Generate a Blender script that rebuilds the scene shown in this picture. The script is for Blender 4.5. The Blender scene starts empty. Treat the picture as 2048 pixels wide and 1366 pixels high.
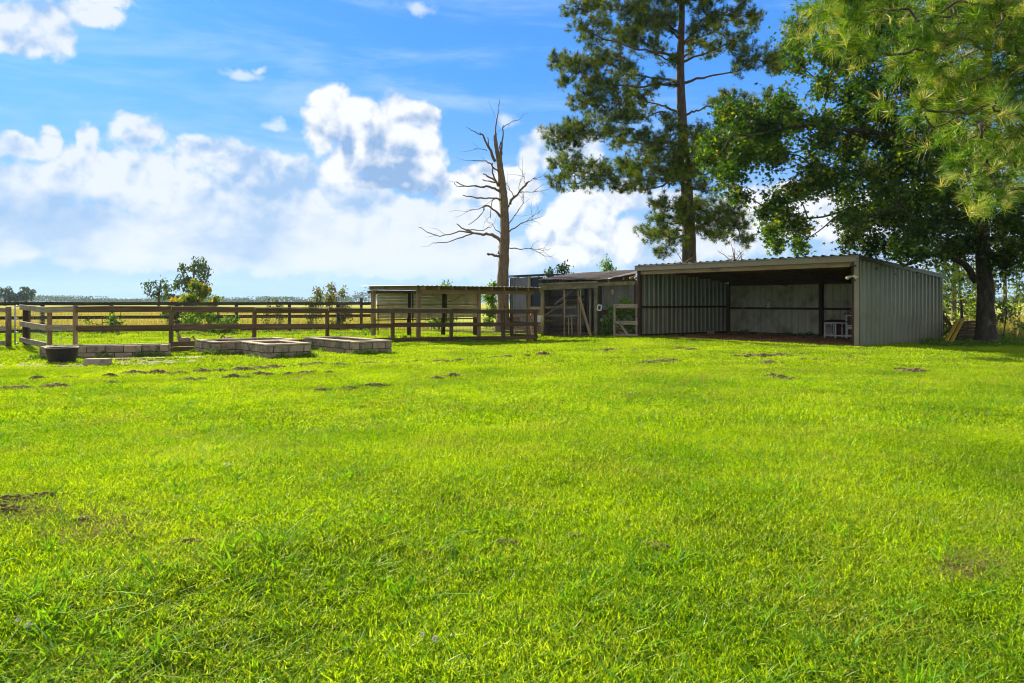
import bpy, bmesh, math, random
import numpy as np
from mathutils import Vector, Matrix

rnd = random.Random(7)
rng = np.random.default_rng(7)
S = bpy.context.scene
COL = S.collection
F = 1536.0      # focal length in photo pixels (2048 wide)
HOR = 604.0     # horizon row
CH = 1.45       # eye height

# ------------------------------------------------------------------ camera
cam_d = bpy.data.cameras.new('camera')
cam = bpy.data.objects.new('camera', cam_d)
COL.objects.link(cam)
cam.location = (0, 0, CH)
cam.rotation_euler = (math.radians(90), 0, 0)
cam_d.sensor_width = 36
cam_d.lens = 36 * F / 2048
cam_d.shift_y = -(683 - HOR) / 2048
cam_d.clip_start = 0.05
cam_d.clip_end = 8000
S.camera = cam

# ------------------------------------------------------------------ light
S.view_settings.view_transform = 'Standard'
S.view_settings.look = 'None'
S.view_settings.gamma = 1
S.view_settings.exposure = 1.2
S.view_settings.use_curve_mapping = False
S.cycles.max_bounces = 7
S.cycles.diffuse_bounces = 3
S.cycles.glossy_bounces = 2
S.cycles.transmission_bounces = 4
S.cycles.transparent_max_bounces = 6
S.cycles.volume_bounces = 0
S.cycles.use_denoising = True
S.cycles.filter_width = 1.1
S.cycles.sample_clamp_indirect = 4

SUN_AZ = math.atan2(-0.59, 0.807)
SUN_EL = math.radians(29)
to_sun = Vector((math.sin(SUN_AZ) * math.cos(SUN_EL), math.cos(SUN_AZ) * math.cos(SUN_EL), math.sin(SUN_EL)))
sl = bpy.data.lights.new('sun', 'SUN')
sl.energy = 5.0
sl.angle = math.radians(0.6)
sl.color = (1.0, 0.90, 0.72)
so = bpy.data.objects.new('sun', sl)
COL.objects.link(so)
so.rotation_euler = to_sun.to_track_quat('Z', 'Y').to_euler()
so.location = (-20, 20, 30)

world = bpy.data.worlds.new('World')
S.world = world
world.use_nodes = True


def build_world():
    nt = world.node_tree
    nt.nodes.clear()
    N, L = nt.nodes, nt.links

    def put(sock, val):
        if isinstance(val, bpy.types.NodeSocket):
            L.new(val, sock)
        else:
            sock.default_value = val

    def m(op, a, b=None, c=None, clamp=False):
        n = N.new('ShaderNodeMath'); n.operation = op; n.use_clamp = clamp
        put(n.inputs[0], a)
        if b is not None: put(n.inputs[1], b)
        if c is not None: put(n.inputs[2], c)
        return n.outputs[0]

    def vm(op, a, b=None, c=None):
        n = N.new('ShaderNodeVectorMath'); n.operation = op
        put(n.inputs[0], a)
        if b is not None: put(n.inputs[1], b)
        if c is not None: put(n.inputs[2], c)
        return n.outputs['Value'] if op in ('LENGTH', 'DOT_PRODUCT') else n.outputs[0]

    def comb(x, y, z=0.0):
        n = N.new('ShaderNodeCombineXYZ')
        put(n.inputs[0], x); put(n.inputs[1], y); put(n.inputs[2], z)
        return n.outputs[0]

    def noise(v, scale, detail=5, rough=.55, col=False, dist=0.0):
        n = N.new('ShaderNodeTexNoise')
        n.inputs['Scale'].default_value = scale; n.inputs['Detail'].default_value = detail
        n.inputs['Roughness'].default_value = rough; n.inputs['Distortion'].default_value = dist
        L.new(v, n.inputs['Vector'])
        return n.outputs['Color' if col else 'Fac']

    def smooth(x, a, b):
        n = N.new('ShaderNodeMapRange'); n.interpolation_type = 'SMOOTHSTEP'
        put(n.inputs[0], x)
        n.inputs[1].default_value = a; n.inputs[2].default_value = b
        return n.outputs[0]

    def mix(f, a, b):
        n = N.new('ShaderNodeMix'); n.data_type = 'RGBA'
        put(n.inputs[0], f); put(n.inputs[6], a); put(n.inputs[7], b)
        return n.outputs[2]

    def c3(r, g, b): return (r, g, b, 1.0)
    tc = N.new('ShaderNodeTexCoord')
    sep = N.new('ShaderNodeSeparateXYZ'); L.new(tc.outputs['Generated'], sep.inputs[0])
    X, Y, Z = sep.outputs
    u = m('ARCTAN2', X, Y)
    v = m('DIVIDE', Z, m('SQRT', m('ADD', m('ADD', m('MULTIPLY', X, X), m('MULTIPLY', Y, Y)), 1e-4)))
    uv = comb(u, v)

    def U(px): return math.atan((px - 1024) / F)
    def V(px, py): return (HOR - py) / math.sqrt(F * F + (px - 1024) ** 2)

    crisp = [(655, 205, 46, 48), (640, 262, 40, 66), (690, 250, 60, 56), (722, 250, 52, 60), (800, 226, 52, 44), (853, 238, 34, 38),
             (846, 300, 50, 60), (780, 300, 84, 76), (690, 320, 60, 60), (862, 345, 40, 34), (800, 365, 80, 26), (920, 372, 60, 30),
             (985, 362, 84, 32), (1010, 395, 90, 36), (1160, 420, 66, 40), (1220, 405, 70, 34), (1110, 470, 60, 60), (1180, 480, 110, 70), (1560, 400, 90, 40), (1480, 430, 110, 60),
             (1700, 430, 200, 60)]
    soft = [(60, 300, 80, 34), (110, 285, 34, 34), (190, 285, 36, 38), (290, 275, 58, 38), (250, 330, 150, 50), (390, 300, 50, 36),
            (440, 300, 40, 34), (510, 330, 70, 30), (600, 350, 90, 34), (80, 370, 170, 60), (330, 390, 200, 70), (560, 400, 180, 60),
            (760, 420, 190, 50), (500, 460, 300, 50), (120, 440, 200, 60), (400, 450, 200, 60), (640, 450, 220, 60), (880, 440, 140, 60), (300, 515, 420, 44), (750, 520, 420, 44), (200, 470, 260, 50), (480, 480, 300, 50), (800, 490, 260, 50), (1150, 330, 60, 60), (60, 40, 110, 56), (30, 80, 110, 40), (150, 20, 110, 34), (225, 5, 60, 18),
            (1080, 300, 60, 60), (1350, 470, 260, 60), (1260, 400, 160, 40), (1900, 480, 260, 70), (-300, 380, 300, 90), (-700, 300, 300, 120), (2400, 350, 350, 120)]

    def lumps(pv, ls, k=0.05):
        out = None
        for (px, py, rx, ry) in ls:
            cu, cv = U(px), V(px, py)
            su = math.cos(cu) ** 2
            d = vm('MULTIPLY', vm('SUBTRACT', pv, (cu, cv, 0)), (F / rx / su, F / ry / math.cos(cu), 0))
            q = m('SUBTRACT', 1.0, vm('LENGTH', d))
            if out is None: out = q
            else: out = m('SMOOTH_MAX', out, q, 0.22)
        return out

    def vor(v, scale):
        n = N.new('ShaderNodeTexVoronoi'); n.feature = 'F1'; n.inputs['Scale'].default_value = scale
        L.new(v, n.inputs['Vector']); return n.outputs['Distance']

    gen = tc.outputs['Generated']

    def puffs(off):
        """billowing detail of the cumulus, sampled at an offset direction"""
        p3 = vm('ADD', gen, (off[0], 0, off[1]))
        w = noise(p3, 14, 2, .6, col=True)
        q3 = vm('ADD', p3, vm('MULTIPLY', vm('SUBTRACT', w, (.5, .5, .5)), (.06, .06, .06)))
        a = m('SUBTRACT', .5, vor(q3, 19)); b = m('SUBTRACT', .5, vor(q3, 46))
        d = noise(p3, 30, 5, .62)
        t = m('ADD', m('ADD', m('MULTIPLY', a, .9), m('MULTIPLY', b, .5)), m('MULTIPLY', m('SUBTRACT', d, .5), 1.1))
        return t

    pf0 = puffs((0, 0)); pf1 = puffs((-.006, .012))
    warp = noise(gen, 11, 5, .6, col=True)
    pw = vm('ADD', uv, vm('MULTIPLY', vm('SUBTRACT', warp, (.5, .5, .5)), (.05, .05, 0)))
    A0 = m('ADD', m('ADD', lumps(pw, crisp), .14), m('MULTIPLY', pf0, .5))
    n2 = noise(gen, 6, 6, .62)
    B0 = m('ADD', lumps(pw, soft), m('MULTIPLY', m('SUBTRACT', n2, .5), 1.3))
    B0 = m('ADD', B0, m('MULTIPLY', pf0, .62))
    alphaA = smooth(A0, .08, .42)
    alphaB = m('MULTIPLY', smooth(B0, -.06, .34), .97)
    relief = m('SUBTRACT', pf0, pf1)
    shadeA = lumps(pw, [(790, 385, 110, 30), (800, 330, 40, 66), (760, 300, 26, 40), (745, 350, 46, 40), (860, 375, 60, 26), (700, 300, 20, 60)])
    litA = m('ADD', m('MULTIPLY', relief, 1.5), m('SUBTRACT', .93, m('MULTIPLY', smooth(m('ADD', shadeA, m('MULTIPLY', pf0, .25)), -.25, .75), .95)), clamp=True)
    shadeB = noise(vm('MULTIPLY', gen, (1, 1, 1.9)), 5.5, 5, .55)
    litA = m('SUBTRACT', litA, m('MULTIPLY', smooth(noise(vm('MULTIPLY', gen, (1, 1, 1.6)), 8, 4, .55), .50, .66), m('MULTIPLY', smooth(u, -.12, .06), .34)), clamp=True)
    litB = m('ADD', m('MULTIPLY', m('MULTIPLY', relief, smooth(v, .04, .22)), 2.0), m('SUBTRACT', .96, m('MULTIPLY', smooth(shadeB, .42, .64), .80)), clamp=True)
    # wisps
    st = vm('MULTIPLY', tc.outputs['Generated'], (1.2, 1.2, 7))
    rot = N.new('ShaderNodeVectorRotate'); rot.rotation_type = 'Y_AXIS'; L.new(st, rot.inputs['Vector']); rot.inputs['Angle'].default_value = -.35
    wn = noise(rot.outputs[0], 2.3, 6, .6, dist=.4)
    wis = m('MULTIPLY', smooth(wn, .44, .72), .6)
    small = lumps(vm('ADD', uv, vm('MULTIPLY', vm('SUBTRACT', noise(tc.outputs['Generated'], 14, 4, .6, col=True), (.5, .5, .5)), (.05, .05, 0))),
                  [(470, 148, 52, 13), (510, 140, 24, 9), (545, 252, 40, 12), (1020, 230, 26, 26), (830, 20, 40, 22)])
    small = m('ADD', small, m('MULTIPLY', m('SUBTRACT', noise(tc.outputs['Generated'], 40, 4, .6), .5), 1.6))
    smallA = m('MULTIPLY', smooth(small, .0, .8), .7)
    sky = N.new('ShaderNodeTexSky'); sky.sky_type = 'NISHITA'; sky.sun_disc = False
    sky.sun_elevation = SUN_EL; sky.sun_rotation = SUN_AZ % (2 * math.pi)
    sky.air_density = 1.0; sky.dust_density = 0.4; sky.ozone_density = 2.5
    # the camera's blue is stronger than the raw sky
    blue = vm('MULTIPLY', sky.outputs[0], (0.30, 0.80, 1.42))
    K = 1.0 / 0.10 / 2 ** S.view_settings.exposure     # display white for strength .10 and this exposure
    # haze towards the horizon, cloud colours
    grad = mix(smooth(v, .85, .16), c3(.035 * K, .17 * K, .62 * K), c3(.082 * K, .33 * K, .90 * K))
    blue = mix(.82, blue, grad)
    base = mix(smooth(v, .31, -.02), blue, c3(.41 * K, .65 * K, .91 * K))
    base = mix(wis, base, c3(.55 * K, .78 * K, 1.0 * K))
    base = mix(smallA, base, c3(.85 * K, .93 * K, 1.02 * K))
    bcol = mix(litB, c3(.38 * K, .59 * K, .90 * K), c3(.86 * K, .92 * K, 1.0 * K))
    # cloud added outside the view, denser and warmer to offset the blue ambient light
    go_ = m('MAXIMUM', smooth(v, .42, .62), smooth(m('ABSOLUTE', u), .72, .95))
    gn = noise(vm('MULTIPLY', gen, (1, 1, 1.5)), 3.2, 5, .6)
    alphaG = m('MULTIPLY', m('MULTIPLY', smooth(gn, .38, .54), go_), m('MULTIPLY', smooth(v, .0, .10), .95))
    base = mix(alphaG, base, mix(smooth(gn, .50, .66), c3(1.0 * K, .93 * K, .83 * K), c3(.66 * K, .64 * K, .62 * K)))
    base = mix(m('MULTIPLY', alphaB, smooth(v, .0, .055)), base, bcol)
    acol = mix(litA, c3(.30 * K, .49 * K, .80 * K), c3(.96 * K, .985 * K, 1.03 * K))
    base = mix(alphaA, base, acol)
    bg = N.new('ShaderNodeBackground'); bg.inputs['Strength'].default_value = 0.10
    L.new(base, bg.inputs['Color'])
    out = N.new('ShaderNodeOutputWorld'); L.new(bg.outputs[0], out.inputs['Surface'])
    world.cycles.sampling_method = 'MANUAL'
    world.cycles.sample_map_resolution = 512


build_world()


# ------------------------------------------------------------------ helpers
def tag(o, label=None, cat=None, group=None, kind=None):
    if label: o['label'] = label
    if cat: o['category'] = cat
    if group: o['group'] = group
    if kind: o['kind'] = kind
    return o


def empty(name, loc, label, cat, group=None):
    o = bpy.data.objects.new(name, None)
    COL.objects.link(o)
    o.location = loc
    o.empty_display_size = .2
    return tag(o, label, cat, group)


def wpos(o):
    p = Vector(o.location)
    while o.parent:
        o = o.parent
        p = p + Vector(o.location)
    return p


def link(name, me, mats=None, parent=None, M=None):
    """M: world matrix. Roots are never rotated; parts may be (their sub-parts are then given in world space too)."""
    o = bpy.data.objects.new(name, me)
    COL.objects.link(o)
    if mats is not None and len(me.materials) == 0:
        for q in (mats if isinstance(mats, (list, tuple)) else [mats]):
            me.materials.append(q)
    M = M or Matrix.Identity(4)
    if parent is not None:
        o.parent = parent
        o.matrix_basis = WM[parent.name].inverted() @ M if parent.name in WM else Matrix.Translation(-wpos(parent)) @ M
    else:
        o.matrix_basis = M
    WM[o.name] = M.copy()
    return o


WM = {}


def np_mesh(name, V, Fc, smooth=False):
    V = np.asarray(V, dtype=np.float32).reshape(-1, 3)
    Fc = np.asarray(Fc, dtype=np.int32)
    k = Fc.shape[1]
    me = bpy.data.meshes.new(name)
    me.vertices.add(len(V)); me.vertices.foreach_set('co', V.ravel())
    me.loops.add(Fc.size); me.loops.foreach_set('vertex_index', Fc.ravel())
    me.polygons.add(len(Fc))
    me.polygons.foreach_set('loop_start', np.arange(0, Fc.size, k, dtype=np.int32))
    me.polygons.foreach_set('loop_total', np.full(len(Fc), k, dtype=np.int32))
    if smooth:
        me.polygons.foreach_set('use_smooth', np.ones(len(Fc), dtype=bool))
    me.update(calc_edges=True)
    return me


class MB:
    def __init__(s): s.v = []; s.f = []

    def add(s, vs, fs):
        n = len(s.v)
        s.v += [tuple(q) for q in vs]
        s.f += [tuple(n + i for i in q) for q in fs]

    def box(s, c, size, R=None):
        x, y, z = [q / 2 for q in size]
        vs = [Vector((sx * x, sy * y, sz * z)) for sz in (-1, 1) for sy in (-1, 1) for sx in (-1, 1)]
        if R is not None: vs = [R @ q for q in vs]
        c = Vector(c)
        s.add([q + c for q in vs], [(0, 2, 3, 1), (4, 5, 7, 6), (0, 1, 5, 4), (2, 6, 7, 3), (0, 4, 6, 2), (1, 3, 7, 5)])

    def bar(s, p, q, w, t=None, up=(0, 0, 1)):
        p, q = Vector(p), Vector(q)
        d = q - p
        s.box((p + q) / 2, (d.length, t or w, w), frame(d, up))

    def tube(s, pts, rad, n=6, cap=True):
        V, Fq = tube_np(pts, rad, n)
        b = len(s.v)
        s.v += [tuple(q) for q in V]
        s.f += [tuple(b + i for i in q) for q in Fq]
        if cap:
            k = len(pts)
            s.f.append(tuple(b + i for i in range(n))[::-1])
            s.f.append(tuple(b + (k - 1) * n + i for i in range(n)))

    def mesh(s, name, smooth=False):
        me = bpy.data.meshes.new(name)
        me.from_pydata(s.v, [], s.f)
        if smooth:
            me.polygons.foreach_set('use_smooth', [True] * len(me.polygons))
        me.update()
        return me

    def build(s, name, mat, parent=None, smooth=False, origin=None):
        me = s.mesh(name, smooth)
        M = None
        if origin is not None:
            me.transform(Matrix.Translation(-Vector(origin)))
            M = Matrix.Translation(Vector(origin))
        return link(name, me, mat, parent, M)


def frame(d, up=(0, 0, 1)):
    x = Vector(d).normalized()
    up = Vector(up)
    if abs(x.dot(up)) > .98: up = Vector((0, 1, 0)) if abs(x.y) < .9 else Vector((1, 0, 0))
    y = up.cross(x).normalized()
    z = x.cross(y)
    return Matrix((x, y, z)).transposed()


def tube_np(pts, rad, n=6):
    P = [Vector(p) for p in pts]
    V = []
    for i, p in enumerate(P):
        d = (P[min(i + 1, len(P) - 1)] - P[max(i - 1, 0)]).normalized()
        R = frame(d, (0.13, .31, .94) if abs(d.z) < .9 else (1, .2, 0))
        for k in range(n):
            a = 2 * math.pi * k / n
            V.append(p + R @ Vector((0, math.cos(a) * rad[i], math.sin(a) * rad[i])))
    Fq = [(i * n + k, i * n + (k + 1) % n, (i + 1) * n + (k + 1) % n, (i + 1) * n + k) for i in range(len(P) - 1) for k in range(n)]
    return V, Fq


_boards = {}


def chamfer_box(name, sx, sy, sz, ch, seg_x=1, warp=0.0, seed=0):
    bm = bmesh.new()
    bmesh.ops.create_cube(bm, size=1)
    bmesh.ops.scale(bm, verts=bm.verts, vec=(sx, sy, sz))
    if ch > 0:
        bmesh.ops.bevel(bm, geom=list(bm.edges), offset=ch, segments=1, affect='EDGES', profile=.5)
    if seg_x > 1:
        for k in range(1, seg_x):
            x = -sx / 2 + sx * k / seg_x
            bmesh.ops.bisect_plane(bm, geom=bm.verts[:] + bm.edges[:] + bm.faces[:], plane_co=(x, 0, 0), plane_no=(1, 0, 0))
        r = random.Random(seed)
        a, b, c = r.uniform(-1, 1), r.uniform(-1, 1), r.uniform(0, 6)
        for q in bm.verts:
            t = q.co.x / sx
            q.co.z += warp * (a * math.sin(t * 3.1 + c) + .3 * b * math.sin(t * 9 + c)) - warp * a * math.sin(c)
            q.co.y += warp * .5 * b * math.sin(t * 4 + c)
    me = bpy.data.meshes.new(name)
    bm.to_mesh(me); bm.free()
    return me


def board(name, p, q, w, t, mat, parent=None, warp=0.004, up=(0, 0, 1), ch=0.004, seed=None):
    """a sawn board from p to q: width w along 'up', thickness t across"""
    p, q = Vector(p), Vector(q)
    d = q - p
    me = chamfer_box(name, d.length, t, w, min(ch, t / 3), 4 if warp and d.length > .7 else 1, warp, rnd.randrange(9999) if seed is None else seed)
    R = frame(d, up).to_4x4()
    return link(name, me, mat, parent, Matrix.Translation((p + q) / 2) @ R)


def at(px, d, z=None, py=None):
    if z is None: z = CH - (py - HOR) * d / F
    return Vector(((px - 1024) * d / F, d, z))


def smoothstep(a, b, x):
    t = np.clip((x - a) / (b - a), 0, 1)
    return t * t * (3 - 2 * t)


_ph = rng.uniform(0, 6.28, (14, 3))
_kk = [(.12, .05), (.05, .21), (-.19, .16), (.33, -.2), (.5, .31), (-.42, .63), (.9, .3), (-.5, 1.1), (1.5, .9), (2.1, -1.6), (-2.9, 1.7), (3.7, 2.6), (5.5, -4.1), (-4.9, 6.2)]
_aa = [.03, .03, .022, .02, .016, .013, .011, .010, .008, .007, .006, .005, .004, .004]


def gz(x, y):
    """height of the ground"""
    x = np.asarray(x, dtype=float); y = np.asarray(y, dtype=float)
    z = np.zeros(np.broadcast(x, y).shape)
    for (kx, ky), a, p in zip(_kk, _aa, _ph):
        z = z + a * np.sin(kx * x + ky * y + p[0]) * .8
    z = z * (0.55 + .45 * np.exp(-(y / 16.0) ** 2)) * smoothstep(200, 40, np.hypot(x, y))
    z = z * (.28 + 1.05 * smoothstep(17.5, 11.5, y))
    z = z - .19 * np.exp(-((x - .3) / 3.0) ** 2 - ((y - 31.5) / 4.5) ** 2)
    return z


def G(x, y, dz=0.0): return Vector((x, y, float(gz(x, y)) + dz))


def gp(px, py):
    d = CH * F / (py - HOR)
    return Vector(((px - 1024) * d / F, d, 0))


# ------------------------------------------------------------------ materials
def mat_base(name):
    mt = bpy.data.materials.new(name)
    mt.use_nodes = True
    nt = mt.node_tree
    nt.nodes.clear()
    return mt, nt


def mk(name, c1, c2, rough=.8, scale=4.0, space='obj', stretch=(1, 1, 1), c3=None, s3=1.2, t3=(.55, .7), bump=.3, bscale=None, metallic=0.0, detail=5, spec=.3, rand=.0, coat=0):
    """diffuse-like material with two-tone noise, optional large stains and fine bump"""
    mt, nt = mat_base(name)
    N, L = nt.nodes, nt.links
    if space == 'obj':
        tc = N.new('ShaderNodeTexCoord'); src = tc.outputs['Object']
    else:
        g = N.new('ShaderNodeNewGeometry'); src = g.outputs['Position']
    mp = N.new('ShaderNodeMapping'); mp.inputs['Scale'].default_value = stretch
    L.new(src, mp.inputs['Vector'])
    oi = N.new('ShaderNodeObjectInfo')
    if space == 'obj':
        ad = N.new('ShaderNodeVectorMath'); ad.operation = 'MULTIPLY_ADD'
        L.new(oi.outputs['Random'], ad.inputs[0]); ad.inputs[1].default_value = (37, 21, 53)
        L.new(src, ad.inputs[2]); L.new(ad.outputs[0], mp.inputs['Vector'])
    n1 = N.new('ShaderNodeTexNoise'); n1.inputs['Scale'].default_value = scale; n1.inputs['Detail'].default_value = detail; n1.inputs['Roughness'].default_value = .65
    L.new(mp.outputs[0], n1.inputs['Vector'])
    r1 = N.new('ShaderNodeMapRange'); L.new(n1.outputs['Fac'], r1.inputs[0]); r1.inputs[1].default_value = .3; r1.inputs[2].default_value = .7
    mx = N.new('ShaderNodeMix'); mx.data_type = 'RGBA'
    L.new(r1.outputs[0], mx.inputs[0]); mx.inputs[6].default_value = (*c1, 1); mx.inputs[7].default_value = (*c2, 1)
    col = mx.outputs[2]
    if c3:
        n3 = N.new('ShaderNodeTexNoise'); n3.inputs['Scale'].default_value = s3; n3.inputs['Detail'].default_value = 6; n3.inputs['Roughness'].default_value = .7
        L.new(ad.outputs[0] if space == 'obj' else src, n3.inputs['Vector'])
        r3 = N.new('ShaderNodeMapRange'); L.new(n3.outputs['Fac'], r3.inputs[0]); r3.inputs[1].default_value = t3[0]; r3.inputs[2].default_value = t3[1]
        m3 = N.new('ShaderNodeMix'); m3.data_type = 'RGBA'
        L.new(r3.outputs[0], m3.inputs[0]); L.new(col, m3.inputs[6]); m3.inputs[7].default_value = (*c3, 1)
        col = m3.outputs[2]
    if rand:
        hs = N.new('ShaderNodeHueSaturation')
        rr = N.new('ShaderNodeMapRange'); L.new(oi.outputs['Random'], rr.inputs[0]); rr.inputs[3].default_value = 1 - rand; rr.inputs[4].default_value = 1 + rand
        L.new(rr.outputs[0], hs.inputs['Value']); L.new(col, hs.inputs['Color'])
        col = hs.outputs[0]
    b = N.new('ShaderNodeBsdfPrincipled')
    L.new(col, b.inputs['Base Color'])
    b.inputs['Roughness'].default_value = rough
    b.inputs['Metallic'].default_value = metallic
    b.inputs['Specular IOR Level'].default_value = spec
    b.inputs['Coat Weight'].default_value = coat
    if bump:
        n2 = N.new('ShaderNodeTexNoise'); n2.inputs['Scale'].default_value = bscale or scale * 4; n2.inputs['Detail'].default_value = 4
        L.new(mp.outputs[0], n2.inputs['Vector'])
        bp = N.new('ShaderNodeBump'); bp.inputs['Strength'].default_value = bump; bp.inputs['Distance'].default_value = .01
        L.new(n2.outputs['Fac'], bp.inputs['Height']); L.new(bp.outputs[0], b.inputs['Normal'])
    o = N.new('ShaderNodeOutputMaterial'); L.new(b.outputs[0], o.inputs['Surface'])
    return mt


def leafmat(name, ca, cb, cc=None, trans=.5, tcol=(1.5, 1.45, .6), scale=.8, fine=40, gloss=.06, rough=.45, amt=.5, t3=(.62, .75), cs=2.0):
    """foliage: diffuse + translucent + a little sheen, colour varied by position"""
    mt, nt = mat_base(name)
    N, L = nt.nodes, nt.links
    g = N.new('ShaderNodeNewGeometry')
    def nz(s, d=3):
        n = N.new('ShaderNodeTexNoise'); n.inputs['Scale'].default_value = s; n.inputs['Detail'].default_value = d
        L.new(g.outputs['Position'], n.inputs['Vector']); return n.outputs['Fac']
    def mr(x, a, b):
        r = N.new('ShaderNodeMapRange'); L.new(x, r.inputs[0]); r.inputs[1].default_value = a; r.inputs[2].default_value = b; return r.outputs[0]
    a = N.new('ShaderNodeMath'); a.operation = 'ADD'
    L.new(nz(scale), a.inputs[0]); 
    w = N.new('ShaderNodeTexWhiteNoise'); 
    sn = N.new('ShaderNodeVectorMath'); sn.operation = 'SNAP'; L.new(g.outputs['Position'], sn.inputs[0]); sn.inputs[1].default_value = (1 / fine,) * 3
    L.new(sn.outputs[0], w.inputs['Vector'])
    ws = N.new('ShaderNodeMath'); ws.operation = 'MULTIPLY_ADD'; L.new(w.outputs['Value'], ws.inputs[0]); ws.inputs[1].default_value = amt; ws.inputs[2].default_value = -amt / 2
    L.new(ws.outputs[0], a.inputs[1])
    mx = N.new('ShaderNodeMix'); mx.data_type = 'RGBA'
    L.new(mr(a.outputs[0], .3, .7), mx.inputs[0]); mx.inputs[6].default_value = (*ca, 1); mx.inputs[7].default_value = (*cb, 1)
    col = mx.outputs[2]
    if cc:
        m3 = N.new('ShaderNodeMix'); m3.data_type = 'RGBA'
        a2 = N.new('ShaderNodeMath'); a2.operation = 'ADD'; L.new(nz(cs), a2.inputs[0]); L.new(ws.outputs[0], a2.inputs[1])
        L.new(mr(a2.outputs[0], *t3), m3.inputs[0]); L.new(col, m3.inputs[6]); m3.inputs[7].default_value = (*cc, 1)
        col = m3.outputs[2]
    d = N.new('ShaderNodeBsdfDiffuse'); L.new(col, d.inputs['Color'])
    t = N.new('ShaderNodeBsdfTranslucent')
    tm = N.new('ShaderNodeVectorMath'); tm.operation = 'MULTIPLY'; L.new(col, tm.inputs[0]); tm.inputs[1].default_value = tcol
    L.new(tm.outputs[0], t.inputs['Color'])
    ms = N.new('ShaderNodeMixShader'); ms.inputs[0].default_value = trans
    L.new(d.outputs[0], ms.inputs[1]); L.new(t.outputs[0], ms.inputs[2])
    gl = N.new('ShaderNodeBsdfGlossy'); gl.inputs['Roughness'].default_value = rough; gl.inputs['Color'].default_value = (1, 1, .9, 1)
    m2 = N.new('ShaderNodeMixShader'); m2.inputs[0].default_value = gloss
    L.new(ms.outputs[0], m2.inputs[1]); L.new(gl.outputs[0], m2.inputs[2])
    o = N.new('ShaderNodeOutputMaterial'); L.new(m2.outputs[0], o.inputs['Surface'])
    return mt


M = {}
M['board_dark'] = mk('weathered dark board', (.056, .034, .018), (.165, .108, .056), .85, 6, stretch=(.25, 3, 3), c3=(.05, .06, .018), s3=1.6, t3=(.56, .72), bump=.7, rand=.25)
M['board_far'] = mk('charcoal board', (.030, .026, .022), (.085, .070, .052), .85, 6, stretch=(.25, 3, 3), bump=.6, rand=.25)
M['board_pale'] = mk('bleached and lit-side board', (.20, .155, .10), (.45, .36, .25), .85, 6, stretch=(.25, 3, 3), c3=(.09, .07, .045), s3=1.4, t3=(.55, .72), bump=.7, rand=.2)
M['board_tan'] = mk('tan lumber', (.20, .12, .058), (.40, .27, .145), .8, 6, stretch=(.25, 3, 3), c3=(.10, .065, .035), s3=1.2, t3=(.55, .75), bump=.5, rand=.2)
M['board_mossy'] = mk('mossy lumber', (.17, .13, .075), (.36, .29, .18), .9, 6, stretch=(.3, 3, 3), c3=(.12, .14, .03), s3=3.0, t3=(.48, .62), bump=.7, rand=.2)
M['board_yellow'] = mk('yellow painted board', (.50, .33, .03), (.68, .47, .06), .6, 5, stretch=(.4, 3, 3), c3=(.20, .14, .05), s3=4, t3=(.55, .7), bump=.3)
M['post_brown'] = mk('stained brown timber', (.040, .020, .012), (.085, .045, .026), .8, 6, stretch=(.3, 3, 3), bump=.5, rand=.2)
M['metal_green'] = mk('grey green steel', (.165, .17, .105), (.25, .25, .165), .34, 1.2, 'pos', (2, 2, .35), c3=(.15, .135, .08), s3=.9, t3=(.48, .78), bump=.12, bscale=3, spec=.7, coat=.15)
M['metal_inside'] = mk('dusty steel lining', (.42, .385, .26), (.58, .53, .37), .6, 3, 'pos', (2, 2, .35), c3=(.23, .17, .085), s3=1.1, t3=(.48, .72), bump=.15, bscale=3, spec=.4)
M['metal_roof'] = mk('galvalume roof', (.22, .22, .21), (.36, .35, .33), .42, 2, 'pos', c3=(.16, .09, .05), s3=1.2, t3=(.58, .75), bump=.1, metallic=.4)
M['trim_tan'] = mk('taupe trim', (.26, .205, .14), (.33, .265, .185), .5, 2, 'pos', bump=.08, spec=.4)
M['trim_dark'] = mk('dark trim', (.045, .04, .032), (.08, .07, .058), .35, 2, 'pos', bump=.08, spec=.6)
M['metal_rust'] = mk('rusty corrugated sheet', (.075, .06, .052), (.19, .165, .15), .7, 3, 'pos', c3=(.17, .075, .035), s3=1.6, t3=(.5, .66), bump=.3, metallic=.2)
M['metal_grey'] = mk('grey corrugated sheet', (.13, .14, .15), (.23, .24, .25), .5, 2.5, 'pos', (2, 2, .4), c3=(.10, .085, .065), s3=1.5, t3=(.55, .75), bump=.2, metallic=.3)
M['metal_cream'] = mk('cream siding', (.74, .62, .40), (.82, .70, .47), .55, 2.5, 'pos', (.4, .4, 2), c3=(.33, .27, .16), s3=2, t3=(.5, .75), bump=.1)
M['navy'] = mk('navy painted door', (.006, .014, .022), (.012, .022, .032), .5, 3, 'pos', bump=.1)
M['block'] = mk('concrete block', (.29, .215, .135), (.46, .36, .24), .95, 7, c3=(.10, .092, .075), s3=3.4, t3=(.50, .66), bump=.9, bscale=60, rand=.22)
M['mortar_dark'] = mk('dark joint', (.035, .03, .024), (.07, .06, .048), 1.0, 20, bump=.5)
M['cap'] = mk('concrete cap', (.36, .28, .19), (.50, .41, .29), .95, 7, c3=(.16, .14, .11), s3=3, t3=(.55, .7), bump=.8, bscale=60, rand=.15)
M['brick'] = mk('pink brown brick', (.26, .13, .085), (.40, .23, .16), .95, 8, c3=(.14, .10, .07), s3=3, t3=(.5, .7), bump=.8, bscale=40, rand=.25)
M['soil'] = mk('dark soil', (.055, .038, .022), (.14, .10, .06), 1.0, 30, 'pos', bump=1.0, bscale=80)
M['crumb'] = mk('dug earth', (.12, .095, .038), (.25, .195, .09), 1.0, 20, 'pos', bump=1.0, bscale=90)
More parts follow.
